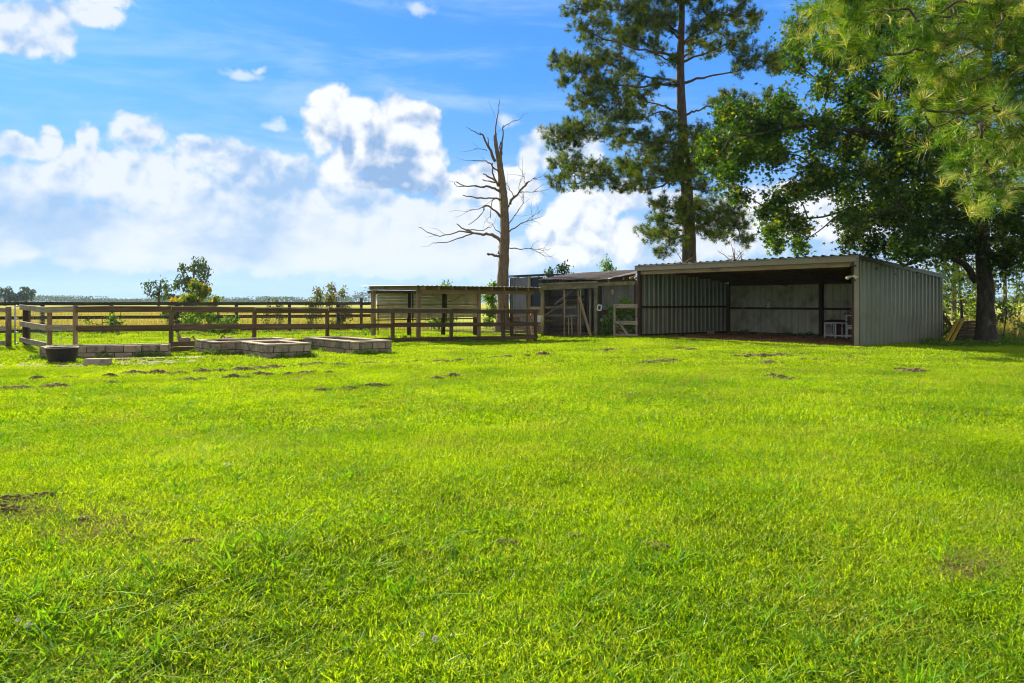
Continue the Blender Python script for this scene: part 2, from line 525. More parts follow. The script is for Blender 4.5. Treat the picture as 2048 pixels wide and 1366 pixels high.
M['reddirt'] = mk('red brown dirt', (.22, .09, .04), (.42, .20, .09), 1.0, 2.6, 'pos', c3=(.045, .025, .014), s3=1.2, t3=(.5, .65), bump=1.0, bscale=25)
M['paledirt'] = mk('pale gravelly dirt', (.17, .125, .085), (.36, .30, .24), 1.0, 5, 'pos', c3=(.09, .09, .03), s3=1.6, t3=(.48, .62), bump=1.0, bscale=40)
M['rubber'] = mk('black rubber', (.022, .021, .019), (.055, .052, .046), .6, 5, 'pos', c3=(.09, .08, .06), s3=4, t3=(.58, .8), bump=.3)
M['wire'] = mk('galvanised wire', (.20, .19, .17), (.32, .31, .28), .7, 20, 'pos', bump=0, metallic=.0, spec=.2)
M['wire_dark'] = mk('rusty wire', (.05, .04, .032), (.11, .08, .06), .7, 20, 'pos', bump=0)
M['pipe'] = mk('galvanised pipe', (.42, .44, .46), (.58, .60, .62), .35, 4, 'pos', bump=.05, metallic=.6)
M['white'] = mk('chipped white paint', (.62, .60, .54), (.76, .74, .68), .6, 5, c3=(.38, .26, .15), s3=6, t3=(.55, .68), bump=.3)
M['white_plastic'] = mk('white plastic', (.66, .66, .62), (.78, .78, .74), .4, 5, bump=.05)
M['cream_lamp'] = mk('cream plastic', (.55, .48, .28), (.65, .58, .38), .4, 5, bump=.05)
M['shingle'] = mk('brown shingle', (.035, .02, .016), (.075, .045, .035), .9, 12, bump=.6)
M['redwood'] = mk('red brown panel', (.11, .035, .02), (.17, .06, .035), .7, 5, stretch=(.3, 3, 3), bump=.4)
M['red_hose'] = mk('red hose', (.38, .035, .02), (.50, .06, .035), .5, 5, 'pos', bump=.05)
M['bark_pine'] = mk('pine bark', (.045, .032, .024), (.17, .125, .095), .95, 3.2, 'pos', (2.4, 2.4, .7), c3=(.20, .115, .07), s3=.6, t3=(.5, .7), bump=1.0, bscale=12)
M['bark_gum'] = mk('sweetgum bark', (.020, .015, .011), (.095, .072, .052), .95, 5, 'pos', (2.2, 2.2, .7), c3=(.11, .115, .07), s3=3.2, t3=(.56, .68), bump=1.0, bscale=18)
M['bark_dead'] = mk('dead tree bark', (.105, .076, .048), (.28, .212, .135), .95, 6, 'pos', (2.2, 2.2, .6), c3=(.17, .10, .045), s3=1.6, t3=(.48, .66), bump=1.0, bscale=22)
M['bark_far'] = mk('dark twig', (.035, .027, .02), (.08, .062, .045), .95, 4, 'pos', bump=0)
M['feather_tan'] = mk('tan feathers', (.26, .13, .06), (.42, .25, .12), .8, 18, bump=.4)
M['feather_grey'] = mk('grey barred feathers', (.10, .085, .07), (.30, .25, .19), .8, 30, bump=.4)
M['comb'] = mk('red comb', (.45, .02, .012), (.55, .035, .02), .5, 10, bump=0)
M['beak'] = mk('yellow beak', (.45, .28, .05), (.5, .33, .08), .5, 10, bump=0)
M['petal'] = mk('white petals', (.55, .50, .44), (.8, .76, .7), .7, 60, 'pos', bump=0)

M['grass'] = leafmat('lawn blade', (.085, .21, .003), (.40, .57, .006), (.40, .40, .09), trans=.55, tcol=(1.3, 1.2, .4), scale=.55, fine=90, gloss=.012, rough=.4, amt=.75, t3=(.70, .95), cs=.9)
M['grass_coarse'] = leafmat('coarse blade', (.075, .24, .006), (.19, .42, .010), (.42, .46, .18), trans=.5, tcol=(1.35, 1.15, .4), scale=.9, fine=60, gloss=.015, rough=.6, amt=.5, t3=(.78, .95))
M['thatch'] = leafmat('dry clippings', (.17, .14, .055), (.30, .27, .11), (.12, .17, .03), trans=.3, scale=2, fine=60, gloss=.01)
M['pasture'] = leafmat('pasture grass', (.24, .27, .035), (.40, .36, .09), (.46, .37, .16), trans=.5, tcol=(1.2, 1.1, .6), scale=.12, fine=20, gloss=.01, t3=(.5, .75), cs=.35)
M['weed'] = leafmat('weed leaf', (.05, .13, .012), (.13, .26, .02), (.22, .32, .03), trans=.5, tcol=(1.5, 1.35, .5), scale=1.6, fine=18, gloss=.03)
M['pine_far'] = leafmat('pine needles', (.024, .072, .005), (.145, .215, .014), (.24, .24, .04), trans=.30, tcol=(1.7, 1.5, .5), scale=.7, fine=5, gloss=.01, amt=.7, t3=(.68, .9), cs=.9)
M['pine_near'] = leafmat('near pine needles', (.030, .115, .005), (.20, .335, .014), (.46, .42, .15), trans=.40, tcol=(1.5, 1.4, .6), scale=2.4, fine=9, gloss=.03, amt=.5, t3=(.60, .80), cs=2.6)
M['gum_leaf'] = leafmat('sweetgum leaf', (.010, .042, .004), (.046, .110, .007), (.16, .19, .010), trans=.45, tcol=(2.3, 2.0, .4), scale=.55, fine=6, gloss=.02, rough=.5, amt=.5, t3=(.62, .85), cs=.8)
M['far_leaf'] = leafmat('distant leaf', (.035, .075, .018), (.075, .125, .028), trans=.35, tcol=(1.4, 1.3, .6), scale=.2, fine=2, gloss=.0)
M['line_leaf'] = leafmat('treeline leaf', (.045, .080, .030), (.085, .125, .045), trans=.3, tcol=(1.3, 1.2, .7), scale=.02, fine=.5, gloss=0)
M['shrub_leaf'] = leafmat('shrub leaf', (.06, .14, .012), (.17, .27, .02), (.48, .20, .03), trans=.5, tcol=(1.5, 1.3, .5), scale=1.0, fine=7, gloss=.03, amt=.6, t3=(.70, .85), cs=.9)
M['red_leaf'] = leafmat('reddish shrub leaf', (.07, .12, .015), (.15, .19, .03), (.28, .12, .05), trans=.45, tcol=(1.4, 1.2, .6), scale=1.0, fine=8, gloss=.03, amt=.6, t3=(.68, .86), cs=1.2)
M['cedar_leaf'] = leafmat('dark evergreen leaf', (.016, .045, .014), (.045, .085, .022), (.12, .15, .04), trans=.3, scale=.5, fine=4, gloss=.02, t3=(.68, .85))
M['lime_leaf'] = leafmat('backlit leaf', (.09, .17, .012), (.20, .28, .016), trans=.55, tcol=(1.6, 1.5, .4), scale=1, fine=6, gloss=.03)


def ground_material():
    mt, nt = mat_base('ground')
    N, L = nt.nodes, nt.links
    g = N.new('ShaderNodeNewGeometry')
    def nz(s, d=5, r=.6):
        n = N.new('ShaderNodeTexNoise'); n.inputs['Scale'].default_value = s; n.inputs['Detail'].default_value = d; n.inputs['Roughness'].default_value = r
        L.new(g.outputs['Position'], n.inputs['Vector']); return n.outputs['Fac']
    def mr(x, a, b):
        r = N.new('ShaderNodeMapRange'); L.new(x, r.inputs[0]); r.inputs[1].default_value = a; r.inputs[2].default_value = b; return r.outputs[0]
    def mix(f, a, b):
        n = N.new('ShaderNodeMix'); n.data_type = 'RGBA'
        for s_, q in ((0, f), (6, a), (7, b)):
            if isinstance(q, bpy.types.NodeSocket): L.new(q, n.inputs[s_])
            else: n.inputs[s_].default_value = q
        return n.outputs[2]
    near = mix(mr(nz(9), .35, .65), (.035, .060, .008, 1), (.09, .13, .014, 1))
    near = mix(mr(nz(3.0), .62, .75), near, (.11, .085, .045, 1))
    far = mix(mr(nz(.05), .35, .65), (.33, .36, .06, 1), (.50, .42, .17, 1))
    far = mix(mr(nz(.35), .45, .7), far, (.20, .30, .04, 1))
    sp = N.new('ShaderNodeSeparateXYZ'); L.new(g.outputs['Position'], sp.inputs[0])
    col = mix(mr(sp.outputs[1], 34, 48), near, far)
    b = N.new('ShaderNodeBsdfPrincipled'); b.inputs['Roughness'].default_value = 1; b.inputs['Specular IOR Level'].default_value = 0
    L.new(col, b.inputs['Base Color'])
    bp = N.new('ShaderNodeBump'); bp.inputs['Strength'].default_value = .6; bp.inputs['Distance'].default_value = .03
    L.new(nz(25), bp.inputs['Height']); L.new(bp.outputs[0], b.inputs['Normal'])
    o = N.new('ShaderNodeOutputMaterial'); L.new(b.outputs[0], o.inputs['Surface'])
    return mt


M['ground'] = ground_material()

# ------------------------------------------------------------------ ground
def build_ground():
    def axis(near, step, far, ratio):
        a = list(np.arange(-near, near + 1e-6, step))
        r = near; s = step
        while r < far:
            s *= ratio; r += s
            a = [-r] + a + [r]
        return np.array(a)
    xs = axis(26, .35, 1250, 1.28)
    ys = axis(24, .35, 1250, 1.28) + 20
    X, Y = np.meshgrid(xs, ys)
    Z = gz(X, Y)
    V = np.stack([X, Y, Z], -1).reshape(-1, 3)
    nx, ny = len(xs), len(ys)
    i, j = np.meshgrid(np.arange(nx - 1), np.arange(ny - 1))
    a = (j * nx + i).ravel()
    Fq = np.stack([a, a + 1, a + nx + 1, a + nx], -1)
    o = link('ground', np_mesh('ground', V, Fq, True), M['ground'])
    tag(o, kind='structure')


build_ground()


def ground_patch(name, pts, mat, dz=.012, step=.3, edge=.12, **kw):
    """irregular sheet lying on the ground inside polygon pts"""
    r = random.Random(len(name) + int(pts[0][0] * 10))
    P = []
    n = len(pts)
    for k in range(n):
        a, b = Vector(pts[k]), Vector(pts[(k + 1) % n])
        m_ = max(1, int((b - a).length / step))
        for q in range(m_):
            c = a.lerp(b, q / m_)
            P.append((c.x + r.uniform(-edge, edge), c.y + r.uniform(-edge, edge)))
    bm = bmesh.new()
    vs = [bm.verts.new((x, y, 0)) for x, y in P]
    f = bm.faces.new(vs)
    xs = [p[0] for p in P]; ys = [p[1] for p in P]
    x = min(xs)
    while x < max(xs):
        x += step
        bmesh.ops.bisect_plane(bm, geom=bm.verts[:] + bm.edges[:] + bm.faces[:], plane_co=(x, 0, 0), plane_no=(1, 0, 0))
    y = min(ys)
    while y < max(ys):
        y += step
        bmesh.ops.bisect_plane(bm, geom=bm.verts[:] + bm.edges[:] + bm.faces[:], plane_co=(0, y, 0), plane_no=(0, 1, 0))
    for v in bm.verts:
        v.co.z = float(gz(v.co.x, v.co.y)) + dz + r.uniform(0, .015)
    me = bpy.data.meshes.new(name)
    bm.normal_update()
    bm.to_mesh(me); bm.free()
    me.update()
    if len(me.polygons) and me.polygons[0].normal.z < 0: me.flip_normals()
    o = link(name, me, mat)
    return tag(o, kind='structure')


E1 = Vector((.786, .618, 0)); E2 = Vector((-.618, .786, 0)); UP = Vector((0, 0, 1))

# ------------------------------------------------------------------ loafing shed
SO = Vector((10.98, 24.47, 0)); SW, SL, HF, HB = 9.30, 6.02, 2.93, 2.45


def ribbed(width, length, pitch=.3048, rib=.046, base=.014, top0=.135, top1=.05, thick=.002, minor=True, z0=None):
    """profile points across the width (x) with height (z): trapezoid ribs"""
    pr = [(0, 0)]
    n = int(round(width / pitch))
    pitch = width / n
    for k in range(n):
        c = (k + .5) * pitch
        pr += [(c - top0 / 2, 0), (c - top1 / 2, rib), (c + top1 / 2, rib), (c + top0 / 2, 0)]
        if minor and k < n - 1:
            for q in (.35, .65):
                cc = c + pitch * q
                pr += [(cc - .012, 0), (cc, .005), (cc + .012, 0)]
    pr += [(width, 0)]
    return pr


def panel(name, o, ax, ay0, ay1, an, width, mat, parent, flip=False, pr=None, lift=0, **kw):
    """ribbed sheet: o start corner, ax unit vector across, ay0/ay1 far-end offsets at start and end of width, an normal"""
    pr = pr or ribbed(width, 1)
    o = Vector(o); ax = Vector(ax); an = Vector(an); ay0 = Vector(ay0); ay1 = Vector(ay1)
    V = []
    nseg = 2
    for s in range(nseg + 1):
        t = s / nseg
        for (x, z) in pr:
            far = ay0.lerp(ay1, x / width)
            V.append(o + ax * x + far * t + an * (z + lift))
    k = len(pr)
    Fq = [(s * k + i, s * k + i + 1, (s + 1) * k + i + 1, (s + 1) * k + i) for s in range(nseg) for i in range(k - 1)]
    # give the sheet a thickness
    nv = len(V)
    V += [q - an * .0025 for q in V]
    Fq += [tuple(nv + i for i in f[::-1]) for f in Fq]
    for i in range(k - 1):
        Fq.append((i + 1, i, nv + i, nv + i + 1))
        b = nseg * k
        Fq.append((b + i, b + i + 1, nv + b + i + 1, nv + b + i))
    me = bpy.data.meshes.new(name)
    me.from_pydata([tuple(q) for q in V], [], Fq)
    org = o
    me.transform(Matrix.Translation(-org))
    me.update()
    return link(name, me, mat, parent, Matrix.Translation(org))


def sp(s, t, z):
    """shed space: s along the side (to the back), t along the front (to the left), z up"""
    return SO + E1 * s + E2 * t + UP * z


def hroof(s): return HF + (HB - HF) * s / SL


def build_shed():
    root = empty('loafing_shed', SO, 'grey green ribbed metal loafing shed with open front and dirt floor', 'shed')
    zb = -.06
    # right wall: outside skin, seen from outside. panels across s
    n = 7; w = SL / n
    for k in range(n):
        s0 = k * w
        panel('wall_panel', sp(s0 + .002, -.03, zb + .08), E1, UP * (hroof(s0) - .03 - zb - .08), UP * (hroof(s0 + w) - .03 - zb - .08), -E2, w - .004, M['metal_green'], root)
    # left wall
    for k in range(n):
        s0 = k * w
        panel('wall_panel', sp(s0 + .002, SW + .03, zb + .08), E1, UP * (hroof(s0) - .03 - zb - .08), UP * (hroof(s0 + w) - .03 - zb - .08), -E2, w - .004, M['metal_green'], root)
    # back wall
    n = 10; w = SW / n
    for k in range(n):
        panel('back_panel', sp(SL + .03, k * w + .002, -.10 + rnd.uniform(0, .03)), E2, UP * (HB + .07), UP * (HB + .07), -E1, w - .004, M['metal_inside'], root,
              pr=ribbed(w, 1, rib=.042, top0=.10, top1=.03, minor=True))
    # roof sheets run front to back, ribs show at the eave
    rd = (sp(SL + .3, 0, hroof(SL + .3)) - sp(-.12, 0, hroof(-.12)))
    for k in range(10):
        panel('roof_panel', sp(-.14, k * w + .002 - (.0), hroof(-.14) + .012), E2, rd, rd, UP, w - .004, M['metal_roof'], root)
    # fascia, corner trims
    def bx(name, p, q, wd, th, mt, up=UP, **k): return board(name, p, q, wd, th, mt, root, warp=0, up=up, ch=.003)
    bx('fascia', sp(-.10, -.12, HF - .095), sp(-.10, SW + .10, HF - .095), .20, .025, M['trim_tan'])
    bx('fascia_lip', sp(-.13, -.13, HF - .005), sp(-.13, SW + .11, HF - .005), .02, .05, M['trim_tan'])
    for t in (-.075, SW + .075):
        bx('rake_trim', sp(-.11, t, HF - .05), sp(SL + .15, t, hroof(SL + .15) - .05), .15, .06, M['trim_dark'])
    bx('corner_trim', sp(-.0895, -.045, -.05), sp(-.0895, -.045, HF - .2), .15, .02, M['trim_tan'], up=E2)
    bx('corner_trim', sp(-.03, -.085, -.05), sp(-.03, -.085, HF - .13), .11, .02, M['trim_dark'], up=E1)
    bx('corner_trim', sp(SL - .05, -.085, -.05), sp(SL - .05, -.085, HB - .1), .12, .02, M['trim_dark'], up=E1)
    bx('base_trim', sp(.1, -.080, .0), sp(SL - .12, -.080, .0), .06, .02, M['pipe'], up=UP)
    # posts
    for (s, t) in ((.0, .06), (.0, SW - .06), (SL - .08, SW - .10), (SL - .08, 4.62), (SL - .08, .12), (SL * .5, .07)):
        top = hroof(s) - .16
        bx('post', sp(s, t, -.15), sp(s, t, top), .14, .14, M['post_brown'], up=E1)
    # girts
    for t in (SW - .045, .06):
        for z in (1.24, .04, 2.1):
            if z < 2 or t < 1:
                bx('girt', sp(.08, t, z), sp(SL - .16, t, z), .09 if z > 1 else .14, .045, M['post_brown'])
    for z, wd in ((1.17, .09), (.03, .14), (HB - .16, .2)):
        bx('girt', sp(SL - .022, .10, z), sp(SL - .022, SW - .1, z), wd, .045, M['post_brown'])
    # header and purlins
    bx('header', sp(.0, .13, HF - .24), sp(.0, SW - .13, HF - .24), .23, .05, M['board_tan'])
    for s in (.75, 1.5, 2.3, 3.1, 3.9, 4.7, 5.4):
        bx('purlin', sp(s, .06, hroof(s) - .075), sp(s, SW - .06, hroof(s) - .075), .14, .045, M['post_brown'])
    for t in (3.1, 6.2):
        bx('rafter', sp(.05, t, HF - .26), sp(SL - .1, t, HB - .22), .19, .045, M['post_brown'])
    # lights and boxes on the front posts
    for (t, dz) in ((.0, 0), (SW + .02, .05)):
        c = sp(-.12, t, 2.27 + dz) if t < 1 else sp(-.12, t, 2.52)
        lt = empty('security_light', c, 'cream twin head floodlight on the right front post of the metal shed' if t < 1 else 'weathered twin head floodlight on the left front post of the metal shed',
                   'floodlight', 'floodlights on the shed posts')
        m_ = M['cream_lamp'] if t < 1 else M['board_pale']
        b = MB(); b.tube([c, c - E1 * .05, c - E1 * .06], [.045, .045, .03], 10); b.build('mount', m_, lt)
        for sg in (-1, 1):
            h = MB(); e = c - E1 * .10 + E2 * .14 * sg - UP * (.03 if t < 1 else .06)
            h.tube([c - E1 * .04 + E2 * .02 * sg, e, e - E1 * .09 - UP * .03], [.02, .042, .062], 10); h.build('lamp_head', m_, lt, smooth=True)
        b = MB(); b.box(c - UP * .11, (.05, .06, .07)); b.build('sensor', M['trim_dark'], lt)
    c = sp(-.13, -.02, 2.60)
    sc = empty('security_camera', c, 'small dark camera on the right front post above the cream floodlight', 'camera')
    b = MB(); b.bar(c + E1 * .02, c - E1 * .10, .04); b.build('bracket', M['rubber'], sc)
    b = MB(); b.tube([c - E1 * .06 + UP * .02, c - E1 * .10 + E2 * .12], [.05, .04], 10); b.build('housing', M['rubber'], sc)
    return root


build_shed()
ground_patch('dirt_floor', [sp(-.25, .15, 0), sp(SL, .0, 0), sp(SL, SW, 0), sp(-.15, SW - .05, 0), sp(-.35, SW * .5, 0)], M['reddirt'], .02)


def clods(name, pts, sizes, mat, label=None, cat=None, parent=None, flat=.6):
    """crumbly lumps joined in one object"""
    V = []; Fc = []
    base = bmesh.new(); bmesh.ops.create_icosphere(base, subdivisions=1, radius=1)
    bv = np.array([v.co[:] for v in base.verts]); bf = np.array([[v.index for v in f.verts] for f in base.faces]); base.free()
    n = 0
    for p, s in zip(pts, sizes):
        q = bv * (1 + rng.uniform(-.3, .3, (len(bv), 1))) * np.array([rng.uniform(.8, 1.4), rng.uniform(.8, 1.3), flat * rng.uniform(.7, 1.3)]) * s
        V.append(q + np.array(p)); Fc.append(bf + n); n += len(bv)
    o = link(name, np_mesh(name, np.concatenate(V), np.concatenate(Fc), False), mat, parent)
    return o


pts = []; sz = []
for k in range(900):
    s, t = rng.uniform(-.2, SL - .1), rng.uniform(.1, SW - .1)
    p = sp(s, t, 0)
    pts.append((p.x, p.y, float(gz(p.x, p.y)) + .02)); sz.append(rng.uniform(.012, .05))
tag(clods('dirt_crumbs', pts, sz, M['reddirt']), 'loose red brown dirt crumbs on the floor of the metal shed', 'dirt', kind='stuff')


# rabbit hutch in the shed
def build_hutch():
    s0 = 5.05
    c = sp(s0, 3.2, 0)
    c.z = float(gz(c.x, c.y)) + .02
    h = empty('rabbit_hutch', c, 'white framed wooden rabbit hutch with dark roof in the back right of the metal shed', 'hutch')
    z0 = c.z
    def P(s, t, z): return sp(s0 + s, t, z + z0)
    def br(n, p, q, w, t, mt, up=UP): return board(n, p, q, w, t, mt, h, 0, up=up, ch=.003)
    for t in (3.95, 3.50, 3.05, 2.35):
        tall = .62 if t > 3.1 else .92
        for s in (0, .5):
            br('leg', P(s, t, 0), P(s, t, tall), .06, .05, M['white'], up=E2)
    for (a, b, z) in ((3.98, 3.06, .60), (3.98, 3.06, .10), (3.04, 2.32, .90), (3.04, 2.32, .50), (3.04, 2.32, .42), (3.04, 2.32, .10)):
        br('rail', P(-.03, a, z), P(-.03, b, z), .05, .02, M['white'])
        br('rail', P(.53, a, z), P(.53, b, z), .05, .02, M['white'])
    for t in (3.98, 2.32):
        for z in (.1, .58):
            br('rail', P(0, t, z), P(.5, t, z), .05, .02, M['white'])
    br('panel', P(-.015, 2.99, .70), P(-.015, 2.40, .70), .36, .012, M['redwood'])
    br('floor_panel', P(.25, 3.9, .46), P(.25, 3.1, .46), .012, .46, M['redwood'])
    br('back_panel', P(.50, 3.9, .33), P(.50, 2.4, .33), .5, .012, M['redwood'])
    for (a, b, c_, d_) in ((3.90, 3.55, .15, .56), (2.98, 2.42, .14, .38)):
        dr = MB(); w = .035
        for (p, q) in (((a, c_), (b, c_)), ((a, d_), (b, d_)), ((a, c_), (a, d_)), ((b, c_), (b, d_))):
            dr.bar(P(-.055, p[0], p[1]), P(-.055, q[0], q[1]), w, .02, up=E1)
        d = dr.build('door', M['white'], h)
        wm = MB()
        for k in range(9):
            t = a + (b - a) * (k + .5) / 9; wm.bar(P(-.05, t, c_), P(-.05, t, d_), .003)
        for k in range(9):
            z = c_ + (d_ - c_) * (k + .5) / 9; wm.bar(P(-.05, a, z), P(-.05, b, z), .003)
        wm.build('wire_mesh', M['wire_dark'], d)
    br('low_roof', P(-.1, 3.53, .64), P(.62, 3.53, .70), 1.06, .03, M['shingle'], up=E2)
    br('roof', P(-.1, 3.05, .93), P(.6, 3.05, .93), .0001 + .02, .02, M['white'], up=E2)
    m_ = MB()
    a, b, c2 = 3.12, 2.66, 2.22
    for (t0, t1, z0_, z1_) in ((a, b, .93, 1.10), (c2, b, .93, 1.10)):
        m_.add([P(-.1, t0, z0_), P(.62, t0, z0_), P(.62, t1, z1_), P(-.1, t1, z1_), P(-.1, t0, z0_ + .03), P(.62, t0, z0_ + .03), P(.62, t1, z1_ + .03), P(-.1, t1, z1_ + .03)],
               [(0, 1, 2, 3), (4, 7, 6, 5), (0, 4, 5, 1), (3, 2, 6, 7), (0, 3, 7, 4), (1, 5, 6, 2)])
    m_.build('roof', M['shingle'], h)
    g_ = MB(); g_.add([P(-.02, 3.05, .925), P(-.02, 2.30, .925), P(-.02, b, 1.08)], [(0, 1, 2)]); g_.add([P(.0, 3.05, .925), P(.0, 2.30, .925), P(.0, b, 1.08)], [(0, 2, 1)])
    g_.build('gable', M['redwood'], h)
    for (t0,) in ((3.08,), (2.26,)):
        br('gable_trim', P(-.04, t0, .945), P(-.04, b, 1.095), .035, .02, M['white'])


build_hutch()


def build_waterer():
    c = sp(SL - .12, 7.05, 1.22)
    w = empty('hanging_waterer', c, 'pale plastic waterer bottle hanging on the back wall rail of the metal shed', 'waterer')
    m_ = MB(); m_.tube([c + UP * .02, c + UP * .12, c + UP * .22, c + UP * .26], [.075, .08, .06, .03], 12); m_.build('bottle', M['white_plastic'], w, smooth=True)
    m_ = MB(); m_.tube([c - UP * .03, c + UP * .018], [.10, .11], 12); m_.build('tray', M['weed'] if False else M['cream_lamp'], w)
    m_ = MB(); m_.tube([c + UP * .27, c + UP * .36, c + UP * .36 + E1 * .06], [.006, .006, .006], 5); m_.build('hook', M['wire_dark'], w)
    c = sp(SL - .06, 8.4, 1.15)
    w = MB(); w.tube([c, c - E1 * .05], [.07, .06], 12)
    tag(w.build('tin_lid', M['board_tan'], origin=c), 'round tan lid fixed to the back wall rail near the left corner post', 'lid')
    c = sp(SL - 1.6, SW - .28, 0)
    me = chamfer_box('stone', .3, .2, .2, .04); c.z = float(gz(c.x, c.y)) + .10
    tag(link('stone', me, M['block'], None, Matrix.Translation(c)), 'grey stone lying at the foot of the left wall inside the shed', 'stone')


build_waterer()


# ------------------------------------------------------------------ fences
def wiregrid(a, b, z0a, z1a, z0b, z1b, parent, mat, step=.15, zs=6, r=.0022, wob=.012, name='wire_mesh', droop=0.0):
    a, b = Vector(a), Vector(b)
    L_ = (b - a).length
    n = max(2, int(L_ / step))
    V = []; Fq = []
    def seg(p, q):
        i = len(V)
        d = (q - p).normalized()
        s = d.cross(Vector((.3, .8, .2))).normalized() * r * 1.2
        t = d.cross(s).normalized() * r * 1.2
        for o_ in (p, q):
            V.extend([o_ + s, o_ - s * .5 + t * .87, o_ - s * .5 - t * .87])
        for k in range(3): Fq.append((i + k, i + (k + 1) % 3, i + 3 + (k + 1) % 3, i + 3 + k))
    for k in range(n + 1):
        t = k / n
        p = a.lerp(b, t)
        w = rnd.uniform(-wob, wob)
        seg(Vector((p.x + w, p.y, z0a + (z0b - z0a) * t)), Vector((p.x + w + rnd.uniform(-wob, wob), p.y, z1a + (z1b - z1a) * t)))
    for j in range(zs + 1):
        fz = (j / zs) ** 1.25
        prev = None
        m_ = max(1, int(L_ / .6))
        for k in range(m_ + 1):
            t = k / m_
            p = a.lerp(b, t)
            z = (z0a + (z1a - z0a) * fz) * (1 - t) + (z0b + (z1b - z0b) * fz) * t
            z += rnd.uniform(-1, 1) * wob * .7 - droop * math.sin(math.pi * t) * fz
            q = Vector((p.x, p.y, z))
            if prev is not None: seg(prev, q)
            prev = q
    me = bpy.data.meshes.new(name); me.from_pydata([tuple(q) for q in V], [], Fq); me.update()
    o = link(name, me, mat, parent)
    o['kind'] = 'stuff'
    return o


def near_fence():
    P0 = Vector((-11.77, 20.72, 0)); stp = Vector((1.913, 1.505, 0))
    posts = [P0 + stp * k for k in (0, 1, 2, 3, 4, 5, 6, 6.66)]
    # heights of the rails along the run, read as world heights
    def zt(k): return 1.25 + (1.07 - 1.25) * k / 6.66
    def z2(k): return .745 + (.565 - .745) * k / 6.66
    def z3(k): return .27 + (.04 - .27) * k / 6.66
    f = empty('paddock_fence', G(*P0[:2]), 'dark three board fence round the pen behind the block beds, from left corner to coop', 'fence')
    back = Vector((-.618, .786, 0))
    ks = [0, 1, 2, 3, 4, 5, 6, 6.66]
    for i, (k, p) in enumerate(zip(ks, posts)):
        g = float(gz(p.x, p.y))
        q = p + back * .075
        lean = Vector((rnd.uniform(-.03, .03), rnd.uniform(-.02, .02), 0))
        mt = M['board_tan'] if k in (0,) else M['board_dark']
        board('post', (q.x, q.y, g - .2), (q.x + lean.x, q.y + lean.y, zt(k) + (.12 if i == 0 else -.01)), .11, .09, mt, f, up=E1)
    for i in range(7):
        a, b = posts[i], posts[i + 1]
        for (z, w) in ((zt, .155), (z2, .15), (z3, .145)):
            if i == 0 and z is z3: continue
            m_ = M['board_dark']
            aa = a.lerp(b, .004); bb = a.lerp(b, .996)
            board('board', (aa.x, aa.y, z(ks[i]) - .0 + rnd.uniform(-.012, .012)), (bb.x, bb.y, z(ks[i + 1]) + rnd.uniform(-.012, .012)), w, .034, m_, f, warp=.012)
        if i != 0:
            pass
        # cap board on top, its pale colour painting in the top light
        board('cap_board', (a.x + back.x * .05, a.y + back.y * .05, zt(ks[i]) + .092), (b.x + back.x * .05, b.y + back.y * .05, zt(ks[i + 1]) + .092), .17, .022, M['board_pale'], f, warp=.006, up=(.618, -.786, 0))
        if i < 4:
            wiregrid(a + back * .14, b + back * .14, .05, zt(ks[i]), .05, zt(ks[i + 1]), f, M['wire'], .155, 7, r=.0022)
    # left end of the pen: short front piece and the side running back
    A = Vector((-12.62, 20.78, 0)); B = Vector((-15.45, 24.25, 0))
    for p, r_, zt_ in ((A, .11, 1.27), (B, .20, 1.31)):
        g = float(gz(p.x, p.y))
        board('post', (p.x + .03, p.y + .14, g - .2), (p.x + .03, p.y + .14, zt_), r_, r_ * .9, M['post_brown'] if r_ > .15 else M['board_tan'], f, up=E1)
    zA = (1.235, .75, .27); zB = (1.29, .77, .27)
    zP = (1.26, .76, .27)
    for j in range(3):  # pale boards: light on this left-facing side is put into the colour
        board('board', (A.x, A.y, zA[j]), (B.x - .15, B.y + .1, zB[j]), .155, .036, M['board_pale'], f, warp=.008)
        if j < 2:
            board('board', (posts[0].x - .05, posts[0].y + .03, zP[j]), (A.x + .02, A.y, zA[j]), .155, .036, M['board_pale'], f, warp=.004)
    wiregrid(A + Vector((.05, .2, 0)), B + Vector((.1, .1, 0)), .05, 1.3, .05, 1.3, f, M['wire'], .155, 7)
    wiregrid(posts[0] + Vector((0, .2, 0)), A + Vector((0, .2, 0)), .05, 1.3, .05, 1.3, f, M['wire'], .155, 7)
    # return side at the right end going back to the shelter
    e = posts[-1] + E2 * 1.6
    g = float(gz(e.x, e.y))
    board('post', (e.x, e.y, g - .1), (e.x, e.y, 1.0), .10, .09, M['board_dark'], f, up=E1)
    for z in (1.07, .57, .06):
        board('board', (posts[-1].x + .06, posts[-1].y + .16, z), (e.x + .06, e.y, z), .14, .034, M['board_dark'], f)


near_fence()


